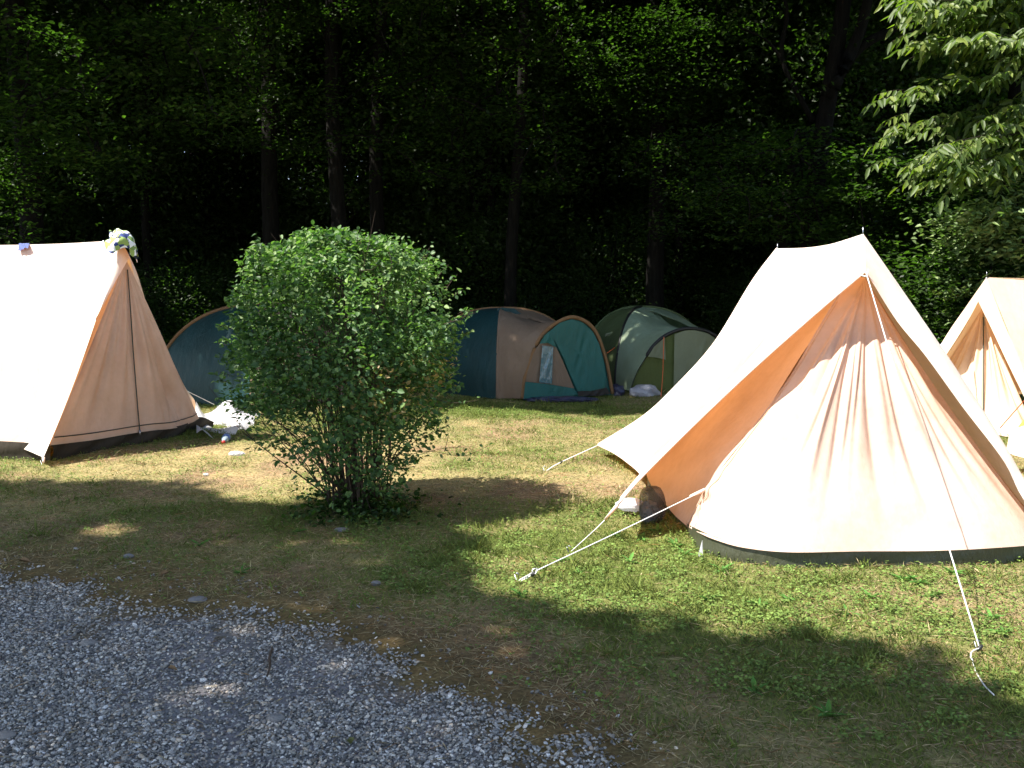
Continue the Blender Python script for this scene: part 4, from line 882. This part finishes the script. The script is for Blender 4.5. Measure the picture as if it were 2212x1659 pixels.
for (u, v, yy, rad) in [(1330, 140, 17, .95), (1470, 170, 17.4, .85), (1400, 60, 17, .8), (1700, 50, 17, .7), (1600, 240, 17, .35), (20, 440, 13.5, .7), (60, 650, 14, .4), (1240, 330, 17.5, .3), (400, 640, 17, .45), (700, 330, 19, .4), (640, 90, 18, .4), (1130, 170, 17.3, .3), (1450, 420, 16.5, .3), (1530, 520, 16.5, .3), (1700, 420, 16, .3), (120, 90, 13, .4), (1190, 770, 13.5, .15), (1215, 704, 13.7, .13), (1372, 690, 15.8, .2), (1378, 778, 15.2, .14), (955, 745, 14.4, .15), (1340, 800, 15.2, .13)] + [(r.uniform(0, 1700), r.uniform(0, 430), r.uniform(16, 20), r.uniform(.28, .5)) for _ in range(26)]:
    q = P(u, v, yy); d = PX - q; sd = np.array([-SH[0], -SH[1], 1.0]); sd /= np.linalg.norm(sd); tt = d @ sd; dist = np.linalg.norm(d - tt[:, None] * sd, axis=1); keep &= ~((tt > 0) & (dist < rad * (.7 + .6 * r.random(len(PX)))))
PX = PX[keep]
bx_ = np.array([[q[0], q[1]] for q in TR]); own = ((PX[:, None, :2] - bx_[None]) ** 2).sum(2).argmin(1)
for i, (tx, ty, rad, lean, lb, mt) in enumerate(TR):
    T_ = thing('tall_tree', lb, 'tree', (tx, ty, 0)); mine = PX[own == i]
    t = Tubes(); H_ = 12.5; pts = [(tx + lean * zz + .06 * math.sin(zz * .9 + i), ty + .05 * math.cos(zz + i), zz) for zz in np.linspace(-.1, H_, 16)]
    t.add(pts, [rad * (1.45 if k == 0 else 1.1 if k == 1 else 1) * (1 - .55 * k / 15) for k in range(16)], 12)
    if len(mine):
        for k in r.choice(len(mine), min(26, len(mine)), replace=False):
            e_ = mine[k]; zb = max(4.8 if ty < 12 else 7.6, e_[2] - np.linalg.norm(e_[:2] - [tx, ty]) * .7 - 1.0); zb = min(zb, 11.8); b_ = np.array([tx + lean * zb, ty, zb])
            t.add(curve([b_, b_ * .5 + e_ * .5 + np.array([0, 0, .5]), e_], 8), np.linspace(.07, .012, 8), 5, False)
    t.build('trunk', M[mt], T_)
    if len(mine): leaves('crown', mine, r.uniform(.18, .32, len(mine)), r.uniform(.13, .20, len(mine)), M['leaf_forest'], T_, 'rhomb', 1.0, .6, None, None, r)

# forked leaning tree on the right of the wood
fk = thing('forked_tree', 'dark tree leaning right and forking high up, behind the peak of the big cream tent', 'tree', (P(1755, 700, 16)[0], 16, 0)); t = Tubes()
def br(uv, y, r0, r1, n=8): t.add(curve([P(a, b, y + (c if len(q) > 2 else 0)) for q in uv for a, b, c in [(q + (0,))[:3]]], 14), np.linspace(r0, r1, 14), n)
br([(1725, 860), (1745, 640), (1762, 400), (1795, 180), (1815, 60), (1840, -120)], 16, .20, .11)
br([(1705, 860), (1690, 560), (1725, 330), (1760, 250)], 16.3, .15, .12); br([(1785, 210), (1850, 110), (1925, 65), (2010, 20)], 15.9, .10, .05); br([(1800, 190), (1860, 60), (1890, -90)], 15.8, .11, .07)
br([(1755, 260), (1690, 130), (1700, 30), (1680, -60)], 16, .05, .03); br([(1700, 150), (1660, 90), (1600, 60)], 16, .03, .015); br([(1875, 90), (1930, 60), (1990, 70), (2040, 90)], 15.9, .035, .015)
t.build('trunk', M['bark'], fk)
n = 5200; u = r.uniform(1560, 2080, n); v = r.uniform(-120, 420, n); k = fbm(u, v, .016, 8) > .5; u, v = u[k], v[k]; yy = r.uniform(15.2, 18, len(u)); C = np.array([P(a, b, c) for a, b, c in zip(u, v, yy)])
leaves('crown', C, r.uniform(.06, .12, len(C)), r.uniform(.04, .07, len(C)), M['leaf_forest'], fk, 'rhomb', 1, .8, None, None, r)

# ------------------------------------------------------------------ the wood behind: variants, then copies
def tree_variant(seed, H, R_, zb, nl, ls, trunk_r, name, label, group, cat='tree', clumps=90, part='trunk'):
    r = np.random.default_rng(seed); T_ = thing(name, label, cat, (0, 0, 0), group)
    t = Tubes(); ps = [(.12 * math.sin(z_ * .6 + seed), .12 * math.cos(z_ * .5 + seed) - .12, z_) for z_ in np.linspace(-.1, H * .93, 12)]; t.add(ps, np.linspace(trunk_r, trunk_r * .25, 12), 8)
    cc = rsphere(clumps, r) * r.uniform(.35, 1, (clumps, 1)) ** .6; cc = cc * np.array([R_, R_, (H - zb) / 2]) + np.array([0, 0, (H + zb) / 2])
    for k in range(0, clumps, 3):
        e_ = cc[k]; b_ = np.array([0, 0, max(zb * .6, e_[2] - np.hypot(e_[0], e_[1]) * .8)]); t.add(curve([b_, (b_ + e_) / 2 + np.array([0, 0, .25]), e_], 6), np.linspace(.05, .01, 6), 4, False)
    t.build(part, M['bark'], T_)
    own = r.integers(0, clumps, nl); sg = r.uniform(.3, .75, clumps); C = cc[own] + r.normal(0, 1, (nl, 3)) * sg[own][:, None] * np.array([1, 1, .5])
    C[:, 2] -= .12 * ((C[:, :2] - cc[own][:, :2]) ** 2).sum(1)
    base = r.random(clumps)[own] * .5 + r.random(nl) * .5
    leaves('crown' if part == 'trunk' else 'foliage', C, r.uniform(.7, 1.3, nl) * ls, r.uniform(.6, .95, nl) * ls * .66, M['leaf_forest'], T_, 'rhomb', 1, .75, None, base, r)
    return T_
def copy_thing(src, loc, rot, sc, label=None, group=None):
    c = src.copy(); COL.objects.link(c); c.location = loc; c.rotation_euler = (0, 0, rot); c.scale = (sc, sc, sc)
    if label: c['label'] = label
    if group: c['group'] = group
    for ch in list(src.children):
        d = ch.copy(); COL.objects.link(d); d.parent = c
    return c
gW, lW = 'trees filling the shaded wood', 'leafy tree standing in the dark shade of the wood behind the tents'
V1 = [tree_variant(100 + i, H, R_, zb, 34000, .115, .13, 'woodland_tree', lW, gW) for i, (H, R_, zb) in enumerate([(11, 2.8, 1.5), (12, 3.1, 3.0), (10, 2.6, .8), (12.5, 3.0, 4.0)])]
gS, lS = 'undergrowth shrubs at the foot of the wood', 'low shrub of undergrowth in deep shade at the foot of the wood'
V2 = [tree_variant(200 + i, H, R_, .1, 16000, .085, .05, 'undergrowth_shrub', lS, gS, 'shrub', 50, 'stems') for i, (H, R_) in enumerate([(2.8, 1.6), (3.8, 1.7), (2.2, 1.9)])]
used = set(); r = np.random.default_rng(33)
def place(vs, x, y, s):
    k = int(r.integers(len(vs))); v_ = vs[k]; loc = (x, y, 0); rot = r.uniform(0, 6.28)
    if id(v_) not in used: used.add(id(v_)); v_.location = loc; v_.rotation_euler = (0, 0, rot); v_.scale = (s, s, s)
    else: copy_thing(v_, loc, rot, s)
for y, st, s in ((20.5, 3.3, .9), (24, 3.2, 1.0), (28.5, 3.6, 1.1), (34, 4.2, 1.25), (41, 5.0, 1.5)):
    x = -(.56 * y + 2.5) + r.uniform(0, 1)
    while x < .56 * y + 2.5:
        place(V1, x + r.normal(0, .4), y + r.normal(0, .8), s * r.uniform(.9, 1.12)); x += st
for y, st, s in ((18.6, 2.2, .8), (21.5, 2.3, 1.0), (25.5, 2.8, 1.3), (31, 3.2, 1.7), (38, 4, 2.2)):
    x = -(.56 * y + 1.5) + r.uniform(0, 1)
    while x < .56 * y + 2:
        place(V2, x + r.normal(0, .3), y + r.normal(0, .5), s * r.uniform(.85, 1.2)); x += st

# ------------------------------------------------------------------ near branches on the right: ash-like tree and hazel
r = np.random.default_rng(21)
ash = thing('walnut_tree', 'sunlit tree with long feathered leaves reaching in from the top right corner', 'tree', (8.9, 13.0, 0))
t = Tubes(); t.add(curve([(8.9, 13., -.1), (8.8, 13.1, 2), (9.0, 13., 4), (9.2, 12.9, 7)], 12), np.linspace(.14, .07, 12), 8)
LC, LD, LN, LL = [], [], [], []
def compound(b_, d, ln, k):
    d = d / np.linalg.norm(d); sd = nrm(np.cross(d, [0, 0, 1.0])); pts = [b_ + d * ln * s - np.array([0, 0, 1]) * (.30 * ln * s * s) for s in np.linspace(0, 1, 6)]; t.add(pts, .0028, 3, False)
    for i in range(k):
        s = .25 + .75 * i / (k - 1); q = b_ + d * ln * s - np.array([0, 0, 1]) * (.30 * ln * s * s); lf = ln * .40 * (1 - .3 * abs(s - .6)) * r.uniform(.85, 1.1)
        for sg in ((-1, 1) if i < k - 1 else (0,)):
            dd = nrm(sd * sg * .8 + d * .45 + np.array([0, 0, -.55]) + r.normal(0, .22, 3)); LC.append(q); LD.append(dd); LN.append(nrm(np.array([0, -.5, 1.0]) - dd * dd[2] + r.normal(0, .45, 3))); LL.append(lf)
outl_v = [-400, -60, 40, 120, 200, 260, 330, 400]; outl_u = [1960, 1950, 1960, 1990, 1935, 1930, 1945, 2060]
brs = []
for k in range(60):
    v = r.uniform(-420, 420); yy = r.uniform(11.6, 13.2); ul = np.interp(v, outl_v, outl_u) + r.exponential(90); e_ = P(ul + 20, v, yy); b_ = np.array([8.9, 13.0, max(2.3, e_[2] * .75 + 1.2)])
    c = curve([b_, (b_ + e_) / 2 + np.array([0, 0, .22]), e_], 16); t.add(c, np.linspace(.022, .004, 16), 5, False)
    for i in range(3, 16):
        for m_ in range(2 if i > 8 else 1):
            d = c[-1] - c[0]; d = nrm(d) + r.normal(0, .5, 3) * np.array([1, 1, .5]) + np.array([-.2, -.3, .1]); compound(c[i], d, r.uniform(.36, .54), int(r.integers(4, 7)))
for (u, v) in [(1895, 215), (1905, 300), (1900, 345), (1950, 75), (2010, 50), (2110, 5), (1930, 250), (1960, 205), (2080, 95), (2150, 160), (2180, 90), (2000, 280), (2060, 330), (2130, 250), (1985, 355)]:
    yy = 11.7; e_ = P(u + 45, v - 8, yy); compound(e_, np.array([-1, -.25, -.05]), .42, 5)
t.build('trunk', M['bark_pale'], ash)
LC, LD, LN, LL = map(np.array, (LC, LD, LN, LL)); pj = LC.copy()
# keep the outline: drop leaflets that would hang too far left or low in the opening
V, Fc = leaf_arrays(LC, LD, LN, LL, LL * .36, 'hex', .12, .22)
fast_mesh('crown', V, Fc, M['leaf_ash'], ash, rnd=np.repeat(r.random(len(LC)), 2))

def shrub_px(name, label, cat, us, vs_, ys, n, ls, mat, base, fn=None, seed=1, clump=40):
    r = np.random.default_rng(seed); root = thing(name, label, cat, base); t = Tubes(); cl = []
    for k in range(clump):
        u, v = r.uniform(*us), r.uniform(*vs_)
        if fn and not fn(u, v): continue
        cl.append(P(u, v, r.uniform(*ys)))
    cl = np.array(cl)
    cl = cl[np.argsort(((cl - np.array(base)) ** 2).sum(1))]; done = [np.array(base, float)]
    for k, q in enumerate(cl):     # every clump hangs on the nearest one already joined up
        dn = np.array(done); j = int(np.argmin(((dn - q) ** 2).sum(1) + np.arange(len(dn)) * .004)); b_ = dn[j]
        mid = (b_ + q) / 2 + r.normal(0, .06, 3) + np.array([0, 0, .05]); w0 = .028 * (.55 + .45 / (1 + j * .3)); t.add(curve([b_, mid, q], 6), np.linspace(w0, w0 * .5, 6), 5, False); done.append(q)
    own = r.integers(0, len(cl), n); C = cl[own] + r.normal(0, 1, (n, 3)) * np.array([.33, .28, .075])
    C[:, 2] = np.maximum(C[:, 2], .03)
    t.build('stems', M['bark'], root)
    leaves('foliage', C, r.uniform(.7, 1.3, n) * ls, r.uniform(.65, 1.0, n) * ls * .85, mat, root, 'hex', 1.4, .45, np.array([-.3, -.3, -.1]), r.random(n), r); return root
shrub_px('hazel_shrub', 'pale sunlit hazel with layered round leaves above the right background tent', 'shrub', (2090, 2420), (330, 700), (12.3, 13.6), 11000, .095, M['leaf_hazel'], (7.6, 13.4, 0), lambda u, v: u > 2085 + 60 * math.sin(v * .02), 51, 75)
shrub_px('wood_edge_shrub', 'dark green broad leaved shrub between the big tent and the right background tent', 'shrub', (1900, 2260), (560, 800), (12.6, 14.5), 8000, .085, M['leaf_forest'], (6.0, 13.6, 0), None, 52, 50)
shrub_px('wood_edge_shrub', 'dim tall shrub at the wood edge above the peak of the big cream tent', 'shrub', (1850, 2230), (330, 640), (14.0, 16.0), 11000, .085, M['leaf_forest'], (6.6, 15.3, 0), None, 53, 60)
shrub_px('overhanging_branch', 'dim leafy boughs hanging in the shade at the upper left above the left tent', 'branch', (-60, 560), (20, 420), (12.5, 14.5), 6500, .085, M['leaf_forest'], (-7.7, 15.5, 6.5), lambda u, v: v < 420 - u * .35, 54, 60)
shrub_px('overhanging_branch', 'dim leafy boughs in front of the wood above the green dome tent', 'branch', (1350, 1800), (300, 520), (15.5, 17.5), 5000, .075, M['leaf_forest'], (2.9, 18.0, 3.8), None, 55, 60)
shrub_px('overhanging_branch', 'sunlit yellow green boughs high up in the middle of the wood', 'branch', (1240, 1560), (-60, 290), (16.6, 17.6), 9000, .085, M['leaf_forest'], (2.75, 18.0, 5.0), None, 56, 60)
shrub_px('overhanging_branch', 'leafy boughs catching the sun at the left border above the left tent', 'branch', (-80, 90), (330, 700), (13.2, 14), 2600, .085, M['leaf_forest'], (-7.7, 15.5, 3.0), None, 57, 26)
for i_, (us, vs_, ys, n_, lb, bs) in enumerate([((350, 1000), (-80, 330), (14.8, 16.6), 6500, 'dim leafy boughs hanging before the dark trunks above the bush', (-3.05, 17.0, 5.5)),
      ((850, 1220), (-80, 420), (14.8, 16.8), 5500, 'dim leafy boughs in deep shade above the teal dome tent', (-.02, 17.5, 5.0)),
      ((1500, 2000), (260, 520), (14.0, 15.6), 6000, 'dim leafy boughs behind the ridge of the biggest tent', (5.0, 16.0, 4.0))]):
    shrub_px('overhanging_branch', lb, 'branch', us, vs_, ys, n_, .08, M['leaf_forest'], bs, None, 60 + i_, 70)
